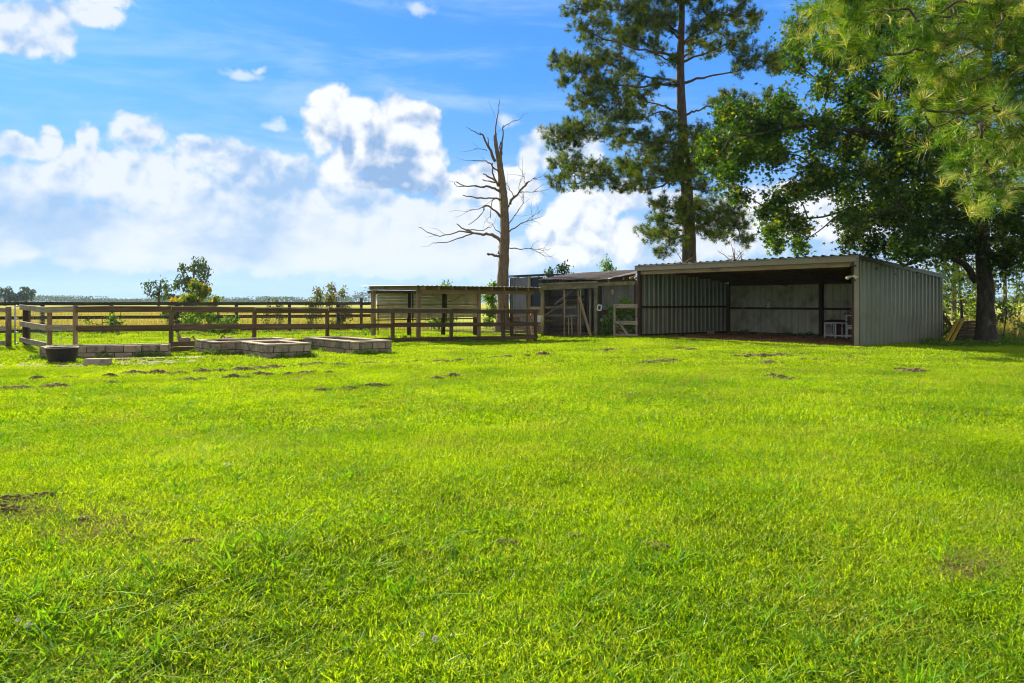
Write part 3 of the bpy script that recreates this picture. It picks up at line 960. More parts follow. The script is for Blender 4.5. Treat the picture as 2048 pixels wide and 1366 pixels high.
def far_fence():
    a = at(-160, 31.2, 0); b = at(745, 37.6, 0)
    n = 8
    f = empty('far_paddock_fence', G(a.x, a.y), 'long charcoal three rail fence along the yellow pasture at the back of the pen', 'fence')
    pxs = [-150, -30, 83, 221, 353, 472, 578, 676, 722]
    P = []
    for px in pxs:
        u = (px - 1024) / F
        d = b - a
        t = (u * a.y - a.x) / (d.x - u * d.y)
        P.append(a + d * t)
    for i, p in enumerate(P):
        top = 1.66 if i == len(P) - 1 else 1.42
        board('post', (p.x, p.y + .08, -.2), (p.x + rnd.uniform(-.02, .02), p.y + .08, top), .12, .12, M['board_far'], f, up=(1, 0, 0))
    P.append(b)
    for i in range(len(P) - 1):
        p, q = P[i], P[i + 1]
        for z, w in ((1.375, .14), (.78, .14), (.22, .14)):
            j = rnd.uniform(-.01, .01)
            board('board', (p.x, p.y, z + j), (q.x - .01, q.y, z + rnd.uniform(-.01, .01)), w, .034, M['board_far'], f, warp=.008)
        wiregrid(p + Vector((0, .16, 0)), q + Vector((0, .16, 0)), .05, 1.3, .05, 1.3, f, M['wire'], .15, 8)


far_fence()


def left_gate_fence():
    p = at(17, 24.0, 0)
    f = empty('boundary_fence', p, 'grey board fence piece with round post cut off by the left edge', 'fence')
    m_ = MB(); m_.tube([p - UP * .1, p + UP * .7, p + UP * 1.30], [.085, .08, .08], 10)
    m_.build('post', M['bark_dead'], f, smooth=True)
    for z in (1.20, .62, .16):
        board('board', (p.x - .02, p.y - .09, z), (p.x - 2.6, p.y + .6, z + .02), .145, .036, M['board_pale'], f, warp=.006)
    board('post', (p.x - 2.55, p.y + .75, -.1), (p.x - 2.55, p.y + .75, 1.3), .11, .11, M['board_dark'], f, up=(1, 0, 0))
    g = empty('pipe_gate', p + Vector((.12, .2, 0)), 'galvanised pipe gate between the round post and the pen corner post on the left', 'gate')
    B = Vector((-15.45, 24.25, 0))
    a = p + Vector((.14, .1, 0)); b = Vector((-15.55, 24.2, 0))
    for z in (1.32, .93, .5, .15):
        m_ = MB(); m_.tube([(a.x, a.y, z), (b.x, b.y, z)], [.022, .022], 8); m_.build('rail', M['pipe'], g, smooth=True)
    m_ = MB(); m_.tube([(a.x, a.y, .1), (a.x, a.y, 1.34)], [.022, .022], 8); m_.build('stile', M['pipe'], g, smooth=True)


left_gate_fence()


# ------------------------------------------------------------------ raised beds
def raised_bed(c, L1, L2, d1, d2, label, cap=True, courses=2, tk=.21):
    """c = near corner on the ground; walls along d1 (right) and d2 (left/back)"""
    bl, bh = .40, .185
    c = Vector(c); c.z = float(gz(c.x, c.y)) - .025
    bed = empty('raised_bed', c, label, 'raised bed', 'concrete block raised beds')
    d1, d2 = Vector(d1).normalized(), Vector(d2).normalized()
    def wall(o, d, L_, inward, off):
        n = max(2, int(round(L_ / bl)))
        w = L_ / n
        for cr in range(courses):
            x = 0.0
            half = (cr + off) % 2
            segs = ([w / 2] if half else []) + [w] * (n - (1 if half else 0)) + ([w / 2] if half else [])
            for sgm in segs:
                me = BLK.get(round(sgm, 3))
                if me is None:
                    me = chamfer_box('block', sgm - .018, tk, bh - .016, .009); me.materials.append(M['block']); BLK[round(sgm, 3)] = me
                p = o + d * (x + sgm / 2) + inward * (tk / 2 + rnd.uniform(-.006, .006)) + UP * (cr * bh + bh / 2)
                R = Matrix((d, UP.cross(d).normalized(), UP)).transposed().to_4x4()
                ob = link('block', me, None, bed, Matrix.Translation(p) @ R @ Matrix.Rotation(rnd.uniform(-.012, .012), 4, 'Z'))
                x += sgm
        if cap:
            x = 0.0
            m_ = max(1, int(round(L_ / .42))); w = L_ / m_
            for k in range(m_):
                me = chamfer_box('cap_block', w - .01, tk + .02, .038, .006)
                p = o + d * (w * (k + .5)) + inward * (tk / 2) + UP * (courses * bh + .024)
                R = Matrix((d, UP.cross(d).normalized(), UP)).transposed().to_4x4()
                link('cap_block', me, M['cap'], bed, Matrix.Translation(p) @ R @ Matrix.Rotation(rnd.uniform(-.01, .01), 4, 'Y'))
        # mortar core, set back
        m_ = MB(); m_.bar(o + d * .02 + inward * tk / 2 + UP * (courses * bh / 2 - .01), o + d * (L_ - .02) + inward * tk / 2 + UP * (courses * bh / 2 - .01), courses * bh - .03, tk - .03)
        m_.build('mortar', M['mortar_dark'], bed)
    wall(c, d1, L1, d2, 0)
    wall(c + d2 * (tk + .004), d2, L2 - 2 * tk - .008, d1, 1)
    wall(c + d2 * (L2 - tk), d1, L1, d2, 0)
    wall(c + d1 * (L1 - tk) + d2 * (tk + .004), d2, L2 - 2 * tk - .008, d1, 1)
    n = 12
    V = []; Fq = []
    for j in range(n + 1):
        for i in range(n + 1):
            p = c + d1 * (tk * .8 + (L1 - tk * 1.6) * i / n) + d2 * (tk * .8 + (L2 - tk * 1.6) * j / n) + UP * (courses * bh - .03 + rnd.uniform(-.02, .02))
            V.append(p)
    Fq = [(j * (n + 1) + i, j * (n + 1) + i + 1, (j + 1) * (n + 1) + i + 1, (j + 1) * (n + 1) + i) for j in range(n) for i in range(n)]
    link('soil', np_mesh('soil', [tuple(v) for v in V], Fq, True), M['soil'], bed)
    BEDS.append((c, d1, d2, L1, L2))
    return bed


BLK = {}; BEDS = []
raised_bed(gp(78, 721), 2.93, .86, (2.75, .95, 0), (-.95, 2.75, 0), 'long low concrete block bed at the left behind the black tub', cap=False)
raised_bed(gp(427, 712), 2.4, 1.75, E1, E2, 'concrete block bed with capped rim just left of the foremost bed', True)
raised_bed(gp(532, 718), 1.22, 1.95, E1, E2, 'smallest and foremost concrete block bed with open top in the middle of the group', True)
raised_bed(gp(706, 711), 1.2, 3.4, E1, E2, 'rightmost concrete block bed, its long side running back to the fence', True)


def tub():
    c = gp(124, 726); c.z = float(gz(c.x, c.y))
    t = empty('rubber_tub', c, 'round black rubber stock tub in front of the left block bed', 'tub')
    prof = [(0, .02), (.27, .0), (.285, .03), (.345, .34), (.362, .345), (.362, .375), (.335, .375), (.325, .33), (.27, .06), (0, .055)]
    n = 36
    V = [(c.x + r * math.cos(2 * math.pi * k / n), c.y + r * math.sin(2 * math.pi * k / n), c.z + z) for r, z in prof for k in range(n)]
    Fq = [(i * n + k, i * n + (k + 1) % n, (i + 1) * n + (k + 1) % n, (i + 1) * n + k) for i in range(len(prof) - 1) for k in range(n)]
    link('shell', np_mesh('shell', V, Fq, True), M['rubber'], t)
    m_ = MB()
    m_.add([(c.x + .30 * math.cos(a), c.y + .30 * math.sin(a), c.z + .25 + rnd.uniform(-.01, .01)) for a in [2 * math.pi * k / 16 for k in range(16)]], [tuple(range(16))])
    m_.build('soil', M['soil'], t)


tub()
c = gp(196, 731); c.z = float(gz(c.x, c.y)) + .075
tag(link('loose_block', chamfer_box('loose_block', .53, .26, .18, .01), M['cap'], None, Matrix.Translation(c) @ Matrix.Rotation(.05, 4, 'Z')), 'single tan concrete block lying on the dirt beside the black tub', 'concrete block')
for k, (p0, p1, lb) in enumerate([((178, 716.0), (346, 714.5), 'longer dark plank lying against the foot of the left block bed'), ((215, 722.5), (330, 720), 'shorter weathered plank lying on dirt in front of the left block bed')]):
    a, b = gp(*p0), gp(*p1)
    a.z = float(gz(a.x, a.y)) + .05; b.z = float(gz(b.x, b.y)) + .05
    tag(board('plank', a, b, .035, .16, M['board_dark' if k == 0 else 'board_pale'], None), lb, 'plank', 'planks lying by the left bed')
a, b = gp(352, 718.5), gp(402, 717)
c = (a + b) / 2; c.z = float(gz(c.x, c.y)) + .03
tag(link('concrete_slab', chamfer_box('concrete_slab', .75, .5, .05, .008), M['cap'], None, Matrix.Translation(c) @ Matrix.Rotation(.2, 4, 'Z')), 'flat pale concrete slab in the dirt between left bed and second bed', 'slab')
for k, (px, py, L_) in enumerate([(355, 703, .9), (372, 690, 1.0)]):
    c = gp(px, py + 3); c.z = float(gz(c.x, c.y)) + .10
    tag(board('timber', c - E1 * L_ / 2, c + E1 * L_ / 2, .16, .10, M['board_dark'], None), ['short dark timber lying at the right end of the left bed', 'dark timber lying under the fence by the left of second bed'][k], 'timber', 'timbers on the ground between the beds')

ground_patch('worn_dirt', [gp(-120, 735)[:2], gp(60, 726)[:2], gp(190, 719)[:2], gp(340, 716)[:2], gp(430, 716)[:2], gp(410, 722)[:2], gp(300, 730)[:2], gp(120, 734)[:2], gp(-120, 745)[:2]], M['paledirt'], .012, .3, .15)


# ------------------------------------------------------------------ low shelter
def low_shelter():
    C = Vector((-3.46, 28.4, 0)); L1, L2 = 5.35, 3.5
    r = empty('goat_shelter', C, 'low open lumber shelter with thin metal roof and cream siding behind the fence', 'shelter')
    def P(a, b, z): return C + E1 * a + E2 * b + UP * z
    def br(n, p, q, w, t, mt, up=UP, warp=.004): return board(n, p, q, w, t, mt, r, warp, up=up, ch=.004)
    zt = 1.97
    for (a, b, w, mt) in ((0, 0, .13, 'board_tan'), (2.75, 0, .12, 'board_tan'), (L1 - .1, 0, .12, 'board_tan'), (0, L2, .16, 'board_tan'), (1.6, L2 - .1, .14, 'post_brown'), (L1 - .3, L2, .14, 'post_brown'), (3.3, L2 - .1, .14, 'post_brown')):
        p = P(a, b, 0); g = float(gz(p.x, p.y))
        br('post', P(a, b, g - .1), P(a, b, zt - .06 if b == 0 else zt - .05), w, w * .9, M[mt], up=E1)
    br('front_beam', P(.08, -.08, zt - .14), P(L1 + .1, -.08, zt - .14), .15, .04, M['board_tan'])
    br('back_beam', P(0, L2 - .02, zt - .12), P(L1, L2 - .02, zt - .12), .16, .04, M['board_dark'])
    br('side_beam', P(-.09, -.1, zt + .0), P(-.09, L2 + .15, zt + .05), .15, .04, M['board_tan'])
    for k in range(10):
        a = .02 + k * (L1 + .18) / 9.0
        br('rafter', P(a, -.42, zt - .005), P(a, L2 + .1, zt + .04), .13, .055, M['board_tan'])
    pr = ribbed(L1 + .7, 1, .20, .014, top0=.10, top1=.04, minor=False)
    w = (L1 + .7) / 6
    for k in range(6):
        panel('roof_panel', P(-.42 + k * w + .002, -.50, zt + .075), E1, E2 * (L2 + .88) + UP * .05, E2 * (L2 + .88) + UP * .05, UP, w - .004, M['metal_roof'], r, pr=ribbed(w - .004, 1, .2, .012, top0=.1, top1=.05, minor=False))
    # cream siding with horizontal laps
    for i in range(3):
        a0 = .10 + i * 1.68
        for k in range(8):
            z0 = .78 + k * .128
            br('siding', P(a0, L2 - .13, z0 + .06), P(a0 + 1.64, L2 - .13, z0 + .06), .122, .014, M['metal_cream'], warp=0)
    for a in (1.76, 3.42):
        br('batten', P(a, L2 - .15, .6), P(a, L2 - .15, zt - .2), .06, .02, M['post_brown'], up=E1, warp=0)
    br('rail', P(.05, L2 - .155, 1.32), P(L1 - .3, L2 - .155, 1.32), .03, .02, M['post_brown'])
    br('skirt_board', P(.05, L2 - .12, .72), P(L1 - .3, L2 - .12, .72), .05, .04, M['redwood'])
    br('lookout', P(-.25, L2 + .0, zt - .12), P(.0, L2 + .0, zt - .12), .12, .1, M['board_tan'])
    # hanging rope
    m_ = MB(); pts = []
    for k in range(9):
        t = k / 8
        pts.append(P(1.2 + 1.5 * t, 1.0, 1.78 - .32 * math.sin(math.pi * t)))
    m_.tube(pts, [.012] * 9, 5); m_.build('rope', M['board_pale'], r)
    # wire panel with black pipe stakes at the front
    for a, b in ((0, 1.1), (1.1, 2.75), (2.75, L1 - .1)):
        wiregrid(P(a, .1, 0), P(b, .1, 0), -.02, 1.0, -.05, .95, r, M['wire_dark'], .15, 8, r=.003)
    wiregrid(P(0, .2, 0), P(0, L2, 0), -.02, 1.0, 0, .95, r, M['wire_dark'], .15, 8, r=.003)
    for (a, b) in ((0, 3.1), (0, .55), (4.1, .1)):
        m_ = MB(); p = P(a, b, 0)
        m_.tube([p - UP * .1, p + UP * 1.3], [.02, .02], 6); m_.build('stake', M['rubber'], r)


low_shelter()
ground_patch('pen_dirt', [(-3.6, 28.0), (-1.0, 29.2), (1.2, 30.6), (1.2, 32.8), (-1.6, 32.6), (-3.2, 30.6)], M['reddirt'], .012)


# ------------------------------------------------------------------ metal building with navy door
def metal_building():
    B0 = Vector((1.45, 36.3, 0))
    r = empty('metal_outbuilding', B0, 'grey corrugated outbuilding with navy panel over a low brick wall, behind the dead tree', 'outbuilding')
    def P(a, b, z): return B0 + E2 * a + E1 * b + UP * z
    zt = 2.70
    w = 1.55 / 2
    for k in range(2):
        panel('wall_panel', P(.98 + k * w, 0, -.05), E2, UP * (zt + .02), UP * (zt - .02), -E1, w - .004, M['metal_grey'], r, pr=ribbed(w - .004, 1, .2, .03, top0=.12, top1=.05, minor=False))
    board('door_panel', P(.48, .03, 1.22), P(.48, .03, zt - .06), .84, .03, M['navy'], r, 0, up=E2)
    board('sill', P(-.3, -.04, 1.16), P(.95, -.04, 1.16), .14, .10, M['board_tan'], r)
    board('post', P(.94, -.03, 0), P(.94, -.03, zt), .10, .08, M['board_pale'], r, up=E2)
    board('eave_board', P(-.1, -.03, zt - .01), P(2.6, -.03, zt + .0), .06, .05, M['board_dark'], r)
    me = chamfer_box('brick', .21, .09, .065, .004); me.materials.append(M['brick'])
    R = Matrix((E2, -E1, UP)).transposed().to_4x4()
    for row in range(14):
        for k in range(6):
            x = -.28 + k * .22 + (.11 if row % 2 else 0)
            link('brick', me, None, r, Matrix.Translation(P(x + .1, 0 + rnd.uniform(-.004, .004), .05 + row * .075)) @ R)
    m_ = MB(); m_.bar(P(-.3, .02, .52), P(1.0, .02, .52), 1.1, .05); m_.build('mortar', M['cap'], r)
    # roof going back
    ww = 2.9 / 3
    for k in range(3):
        panel('roof_panel', P(-.25 + k * ww, -.15, zt + .04), E2, E1 * 4.2 + UP * .12, E1 * 4.2 + UP * .12, UP, ww - .004, M['metal_rust'], r, pr=ribbed(ww - .004, 1, .2, .03, top0=.12, top1=.05, minor=False))
    # far side walls keep it solid
    panel('wall_panel', P(2.54, .02, -.05), E1, UP * zt, UP * (zt + .1), E2, 4.0, M['metal_grey'], r, pr=ribbed(4.0, 1, .25, .03, top0=.12, top1=.05, minor=False))
    panel('wall_panel', P(-.25, 4.0, -.05), E2, UP * zt, UP * zt, -E1, 2.8, M['metal_grey'], r, pr=ribbed(2.8, 1, .25, .03, top0=.12, top1=.05, minor=False))


metal_building()


# ------------------------------------------------------------------ coop
def coop():
    A = Vector((1.37, 34.2, 0)); B = Vector((3.64, 33.3, 0)); C = Vector((5.60, 34.85, 0)); D = Vector((2.9, 38.0, 0)); K = Vector((5.2, 38.6, 0))
    for p in (A, B, C, D, K): p.z = float(gz(p.x, p.y))
    r = empty('chicken_coop', B, 'ramshackle chicken coop of mossy lumber, wire screens and rusty sloping roof beside the metal shed', 'coop')
    def br(n, p, q, w, t, mt, up=UP, warp=.008, par=r): return board(n, p, q, w, t, M[mt], par, warp, up=up, ch=.005)
    ab = (B - A).normalized(); bc = (C - B).normalized()
    zA, zB = 2.36, 2.36
    br('post', A - UP * .1, A + UP * zA, .15, .13, 'board_mossy', ab)
    br('post', B - UP * .1, B + UP * zB, .13, .13, 'board_mossy', ab)
    br('post', C - UP * .1, C + UP * 2.45, .12, .12, 'board_dark', ab)
    front = Vector((-ab.y, ab.x, 0)) * -1
    br('beam', A - ab * .12 + UP * 2.22 + front * .09, B + ab * .1 + UP * 2.22 + front * .09, .24, .05, 'board_mossy')
    br('beam', A - ab * .14 + UP * 2.37 + front * .12, B + ab * .12 + UP * 2.37 + front * .12, .07, .08, 'board_mossy')
    br('beam', B + UP * 2.27 + bc * .08, C + UP * 2.33, .16, .06, 'board_mossy')
    # mid rails behind the screen
    for (t0, t1, z, mt) in ((0, .62, 1.32, 'board_mossy'), (0, .62, .96, 'board_mossy'), (0, .62, .74, 'board_dark'), (0, .99, .10, 'board_dark')):
        p = A.lerp(B, t0) - front * .06; q = A.lerp(B, t1) - front * .06
        br('rail', p + UP * z, q + UP * (z - .03), .11, .035, mt)
    # door frame
    for t, mt in ((.42, 'board_tan'), (.68, 'board_tan'), (.72, 'board_pale')):
        p = A.lerp(B, t) + front * .03
        br('stud', p, p + UP * 2.12, .07 if t < .7 else .06, .06, mt, ab)
    for t in (.50, .56):
        p = A.lerp(B, t) + front * .05
        br('stud', p + UP * .04, p + UP * .86, .05, .035, 'board_pale', ab)
    br('rail', A.lerp(B, .44) + front * .05 + UP * .90, A.lerp(B, .66) + front * .05 + UP * .93, .05, .035, 'board_pale')
    br('brace', A.lerp(B, .06) + front * .07 + UP * .98, A.lerp(B, .46) + front * .07 + UP * 1.55, .035, .02, 'board_pale')
    br('brace', A.lerp(B, .2) - front * .2 + UP * 1.45, A.lerp(B, .6) - front * .2 + UP * 2.15, .10, .03, 'metal_grey')
    br('sagging_board', A.lerp(B, .27) + front * .02 + UP * 2.05, A.lerp(B, .68) + front * .02 + UP * 2.12, .05, .03, 'board_dark')
    br('threshold', A.lerp(B, .45) + front * .1 + UP * .02, A.lerp(B, .97) + front * .1 + UP * .03, .10, .2, 'board_dark')
    # leaning plank in the doorway
    # screens
    for (p, q, z1) in ((A, A.lerp(B, .70), 2.1), (B, C, 2.2)):
        wiregrid(p + front * .02, q + front * .02, .05, z1, .05, z1, r, M['wire_dark'], .05, 44, r=.0016, wob=.003)
    # inner and back walls
    def wall(p, q, h0, h1, mt, pitch=.2):
        p, q = Vector(p), Vector(q)
        d = (q - p); L_ = d.length; d.normalize()
        n = max(1, int(L_ / .9)); w = L_ / n
        for k in range(n):
            nn = Vector((-d.y, d.x, 0))
            if nn.y > 0: nn = -nn
            panel('wall_panel', p + d * w * k, d, UP * h0, UP * h1, nn, w - .005, M[mt], r, pr=ribbed(w - .005, 1, pitch, .018, top0=.1, top1=.05, minor=False))
    inn = -front * 1.0
    wall(A + inn * 1.1, A.lerp(B, .66) + inn * 1.1, 2.2, 2.2, 'metal_grey')
    wall(A + inn * 3.4, C + inn * 1.6, 2.3, 2.3, 'metal_grey')
    wall(B.lerp(C, .02) + inn * .9, C + inn * .45, 2.25, 2.35, 'metal_grey')
    br('kick_board', B + bc * .08 + UP * .14, C + UP * .14, .24, .04, 'board_dark')
    br('inner_rail', B + inn * .8 + UP * 1.05, C + inn * .4 + UP * 1.05, .2, .03, 'board_dark')
    for z in (1.75, 1.52, .42, .25):
        br('inner_rail', A + inn * 1.0 + UP * z, A.lerp(B, .66) + inn * 1.0 + UP * z, .12, .03, 'board_dark')
    br('stud', A.lerp(B, .82) + inn * .6, A.lerp(B, .82) + inn * .6 + UP * 2.1, .09, .05, 'board_pale', ab)
    br('stud', A.lerp(B, .90) + inn * .7, A.lerp(B, .90) + inn * .7 + UP * 2.1, .09, .05, 'board_mossy', ab)
    wall(A + front * -.02, A + inn * 3.3 + ab * .0, 2.25, 2.5, 'metal_rust')
    # roof of rusty sheets following the twisted frame
    Ar = A - ab * .15 + front * .2; Br = B + ab * .12 + front * .2; Cr = C + bc * .25 + Vector((.15, -.1, 0)); Dr = A + inn * 3.6
    Ar.z, Br.z, Cr.z, Dr.z = 2.44, 2.40, 2.80, 2.82
    Er = C + inn * 1.5; Er.z = 2.98
    n = 5
    for k in range(n):
        t0, t1 = k / n, (k + 1) / n
        a0, a1 = Ar.lerp(Br, t0), Ar.lerp(Br, t1)
        b0, b1 = Dr.lerp(Er, t0), Dr.lerp(Er, t1)
        d = (a1 - a0); w = d.length
        panel('roof_panel', a0, d.normalized(), b0 - a0, b1 - a1, UP, w, M['metal_rust'], r, pr=ribbed(w, 1, .12, .02, top0=.10, top1=.03, minor=False), lift=.012 * (k % 2))
    # triangular sheet over the right bay
    m_ = MB()
    m_.add([Br, Cr, Er, Br - UP * .012, Cr - UP * .012, Er - UP * .012], [(0, 1, 2), (3, 5, 4), (0, 3, 4, 1), (1, 4, 5, 2), (2, 5, 3, 0)])
    m_.build('roof_panel', M['metal_rust'], r)
    gb = MB(); q0, q1 = B + bc * .06 + UP * 2.30 - front * .05, C + UP * 2.36 - front * .05; q2, q3 = C + UP * 2.76 - front * .05, B + bc * .06 + UP * 2.40 - front * .05
    gb.add([q0, q1, q2, q3] + [q - front * .02 for q in (q0, q1, q2, q3)], [(0, 1, 2, 3), (7, 6, 5, 4), (0, 4, 5, 1), (2, 6, 7, 3), (1, 5, 6, 2), (0, 3, 7, 4)])
    gb.build('gable_board', M['post_brown'], r)
    for t in (.30, .68):
        p = B.lerp(C, t) + UP * (2.33 + .28 * t); 
        br('rafter', p + front * .08, p - front * 1.8 + UP * .2, .12, .05, 'board_tan')
    br('batten', Ar.lerp(Br, .85) + UP * .05, Ar.lerp(Br, 1.05) + UP * .09, .05, .05, 'board_pale')
    return A, B, C, front


cA, cB, cC, cF = coop()
p = cA.lerp(cB, .72) + cF * .12
tag(board('leaning_plank', cA.lerp(cB, .93) + cF * .22 + UP * .03, cA.lerp(cB, .70) + cF * .10 + UP * 1.75, .11, .035, M['board_tan'], None, up=(1, 0, 0)), 'tan plank leaning across the open coop doorway', 'plank')
# feeder and white box on the coop
c = cB.lerp(cC, .42) + UP * 1.92 + cF * .15
fd = empty('bird_feeder', c, 'small tan feeder hanging under the coop beam in the right bay', 'feeder')
m_ = MB(); m_.tube([c - UP * .10, c - UP * .08, c + UP * .06, c + UP * .12], [.07, .075, .06, .02], 10); m_.build('body', M['board_pale'], fd, smooth=True)
m_ = MB(); m_.tube([c + UP * .12, c + UP * .34], [.005, .005], 5); m_.build('wire', M['wire_dark'], fd)
c = cB + UP * 1.26 + cF * .12 + Vector((.18, 0, 0))
pf = MB()
for (a, b) in (((-.08, -.11), (.08, -.11)), ((-.08, .11), (.08, .11)), ((-.08, -.11), (-.08, .11)), ((.08, -.11), (.08, .11))):
    R = Matrix.Rotation(.2, 3, 'Y')
    pf.bar(c + R @ Vector((a[0], 0, a[1])), c + R @ Vector((b[0], 0, b[1])), .03, .05, up=(0, 1, 0))
tag(pf.build('plastic_frame', M['white_plastic'], origin=c), 'small white square frame hanging on the right coop post', 'frame')


# small pale gate in front of the left shed post
def small_gate():
    a = at(1229, 32.3, 0); b = at(1273, 31.5, 0)
    g = empty('wooden_gate_panel', a, 'pale unpainted wooden gate panel with diagonal brace left of the metal shed', 'gate')
    z = float(gz(a.x, a.y))
    def br(n, p, q, w, t=.04): return board(n, p, q, w, t, M['board_pale'], g, .004)
    x = (b - a).normalized()
    for p in (a, b): board('stile', p + UP * (z - .02), p + UP * 1.30, .085, .05, M['board_pale'], g, .004, up=x)
    for zz, w in ((1.28, .17), (.59, .15), (.08, .10)):
        br('rail', a - x * .06 + UP * zz + Vector((0, -.05, 0)), b + x * .06 + UP * zz + Vector((0, -.05, 0)), w)
    br('brace', a + x * .22 + UP * .62 + Vector((0, -.09, 0)), a + x * .72 + UP * .02 + Vector((0, -.09, 0)), .09)


small_gate()


# junk between the shelter and the coop
def junk():
    c = at(1047, 33.2, 0); c.z = float(gz(c.x, c.y))
    s = empty('sawhorse', c, 'pale wooden sawhorse behind the right end of the board fence', 'sawhorse')
    for sx in (-.30, .30):
        for sy in (-.22, .22):
            board('leg', c + Vector((sx * 1.3, sy, .0)), c + Vector((sx, sy * .2, .92)), .07, .04, M['board_pale'], s, 0)
    board('top_beam', c + Vector((-.45, 0, .95)), c + Vector((.45, .05, .95)), .12, .05, M['board_pale'], s)
    board('brace', c + Vector((-.36, -.16, .45)), c + Vector((.36, -.16, .40)), .07, .03, M['board_pale'], s)
    p = at(1060, 32.6, 0)
    m_ = MB(); pts = []
    for k in range(12):
        t = k / 11
        pts.append(Vector((p.x + .26 * math.sin(t * 2.6) - .1 - .25 * (t > .8) * 0, p.y, 1.12 - 1.15 * t)) + Vector((-.25 * math.sin(math.pi * t) + .3 * (1 - t) ** 3, 0, 0)))
    m_.tube(pts, [.028] * 12, 7)
    tag(m_.build('red_hose', M['red_hose'], smooth=True, origin=pts[-1]), 'red hose hanging in a curve behind the right fence end', 'hose')
    p = at(1024, 34.0, 0)
    for k in range(6):
        a = p + Vector((-.5 + rnd.uniform(-.2, .2), rnd.uniform(-.2, .2), .0 + k * .085))
        a.z += float(gz(a.x, a.y)) + .04
        b = a + Vector((1.5 + rnd.uniform(-.3, .3), rnd.uniform(-.3, .3), rnd.uniform(-.02, .03)))
        tag(board('scrap_board', a, b, .04, .15, M[['board_pale', 'board_tan', 'board_dark'][k % 3]], None),
            ['lowest pale scrap board of the pile under the dead tree', 'tan scrap board second from the ground in the pile under the dead tree', 'lower dark scrap board in the pile under the dead tree', 'upper pale scrap board in the pile under the dead tree', 'tan scrap board near the top of the pile under the dead tree', 'topmost dark scrap board of the pile under the dead tree'][k], 'board', 'scrap boards piled under the dead tree')
    # crate
    c = at(1028, 33.0, 0); c.z = .42
    cr = empty('wooden_crate', c, 'tan slatted crate on the scrap pile left of the sawhorse', 'crate')
    for k in range(3):
        for y in (-.18, .18):
            board('slat', c + Vector((-.25, y, .06 + k * .13)), c + Vector((.25, y, .06 + k * .13)), .09, .015, M['board_tan'], cr, 0)
    for x in (-.25, .25):
        for y in (-.165, .165):
            board('corner_post', c + Vector((x * .9, y, 0)), c + Vector((x * .9, y, .40)), .04, .015, M['board_tan'], cr, 0)
    # white rag
    c = at(1077, 33.9, py=637)
    m_ = MB(); n = 7; V = []
    for j in range(n):
        for i in range(n):
            V.append((c.x + (i - 3) * .045 * (1 - .06 * j), c.y + .03 * math.sin(i * 1.7 + j), c.z - (j - 3) * .05 + .02 * math.sin(i * 2.2)))
    m_.add(V, [(j * n + i, j * n + i + 1, (j + 1) * n + i + 1, (j + 1) * n + i) for j in range(n - 1) for i in range(n - 1)])
    tag(m_.build('white_rag', M['white_plastic'], smooth=True, origin=c), 'crumpled white rag hanging in front of the low brick wall', 'rag')


junk()

# ------------------------------------------------------------------ vegetation helpers
def unit(v): return v / np.maximum(np.linalg.norm(v, axis=-1, keepdims=True), 1e-9)


def basis(nrm, tangent=None):
    """rotation matrices whose z axis is nrm"""
    n = len(nrm)
    z = unit(nrm)
    t = rng.normal(size=(n, 3)) if tangent is None else tangent
    x = unit(np.cross(t, z))
    y = np.cross(z, x)
    return np.stack([x, y, z], axis=-1)


def scatter(tV, tF, pos, R, sc):
    sc = np.asarray(sc).reshape(-1, 1, 1) if np.ndim(sc) else sc
    V = np.einsum('nij,kj->nki', R, tV) * sc + pos[:, None, :]
    n, k = len(pos), len(tV)
    Fq = tF[None] + (np.arange(n) * k)[:, None, None]
    return V.reshape(-1, 3), Fq.reshape(-1, tF.shape[1])


def star_leaf():
    V = []
    for k in range(5):
        a = math.radians(90 + (k - 2) * 62 - 180 + 180)
        r = [.42, .5, .55, .5, .42][k]
        V.append((r * math.cos(a), r * math.sin(a), -.06))
    for k in range(4):
        a = math.radians(90 + (k - 1.5) * 62)
        V.append((.20 * math.cos(a), .20 * math.sin(a), .0))
    V.append((0, -.16, 0))
    # tips 0-4, notches 5-8, base 9
    return np.array(V), np.array([(9, 0, 5), (9, 5, 6), (5, 1, 6), (9, 6, 7), (6, 2, 7), (9, 7, 8), (7, 3, 8), (9, 8, 4)])


def oval_leaf():
    return np.array([(0, -.5, 0), (.26, -.05, .05), (0, .55, -.06), (-.26, -.05, .05)]), np.array([(0, 1, 2), (0, 2, 3)])


def tuft(n, L_=.17, w=.004, spread=1.0, rg=None):
    """needle tuft pointing along +z, needles as single thin triangles"""
    rg = rg or rng
    a = rg.uniform(0, 2 * np.pi, n)
    ct = np.cos(rg.uniform(.12, 1.0, n) ** .8 * spread * 1.5)
    st = np.sqrt(1 - ct ** 2)
    d = np.stack([np.cos(a) * st, np.sin(a) * st, ct], -1)
    o = np.stack([np.zeros(n), np.zeros(n), rg.uniform(-.14, .04, n)], -1)
    L2 = L_ * rg.uniform(.75, 1.1, (n, 1))
    side = unit(np.cross(d, rg.normal(size=(n, 3)))) * w / 2
    tip = o + d * L2
    tip[:, 2] -= 0
    V = np.stack([o - side, o + side, tip], 1).reshape(-1, 3)
    return V, np.arange(n * 3).reshape(-1, 3)


def rootpts(*P):
    """smooth curve through control points"""
    P = [Vector(p) for p in P]
    out = []
    n = len(P)
    for i in range(n - 1):
        p0 = P[max(i - 1, 0)]; p1 = P[i]; p2 = P[i + 1]; p3 = P[min(i + 2, n - 1)]
        for k in range(4):
            t = k / 4
            out.append(.5 * ((2 * p1) + (p2 - p0) * t + (2 * p0 - 5 * p1 + 4 * p2 - p3) * t * t + (3 * p1 - p0 - 3 * p2 + p3) * t ** 3))
    out.append(P[-1])
    return out


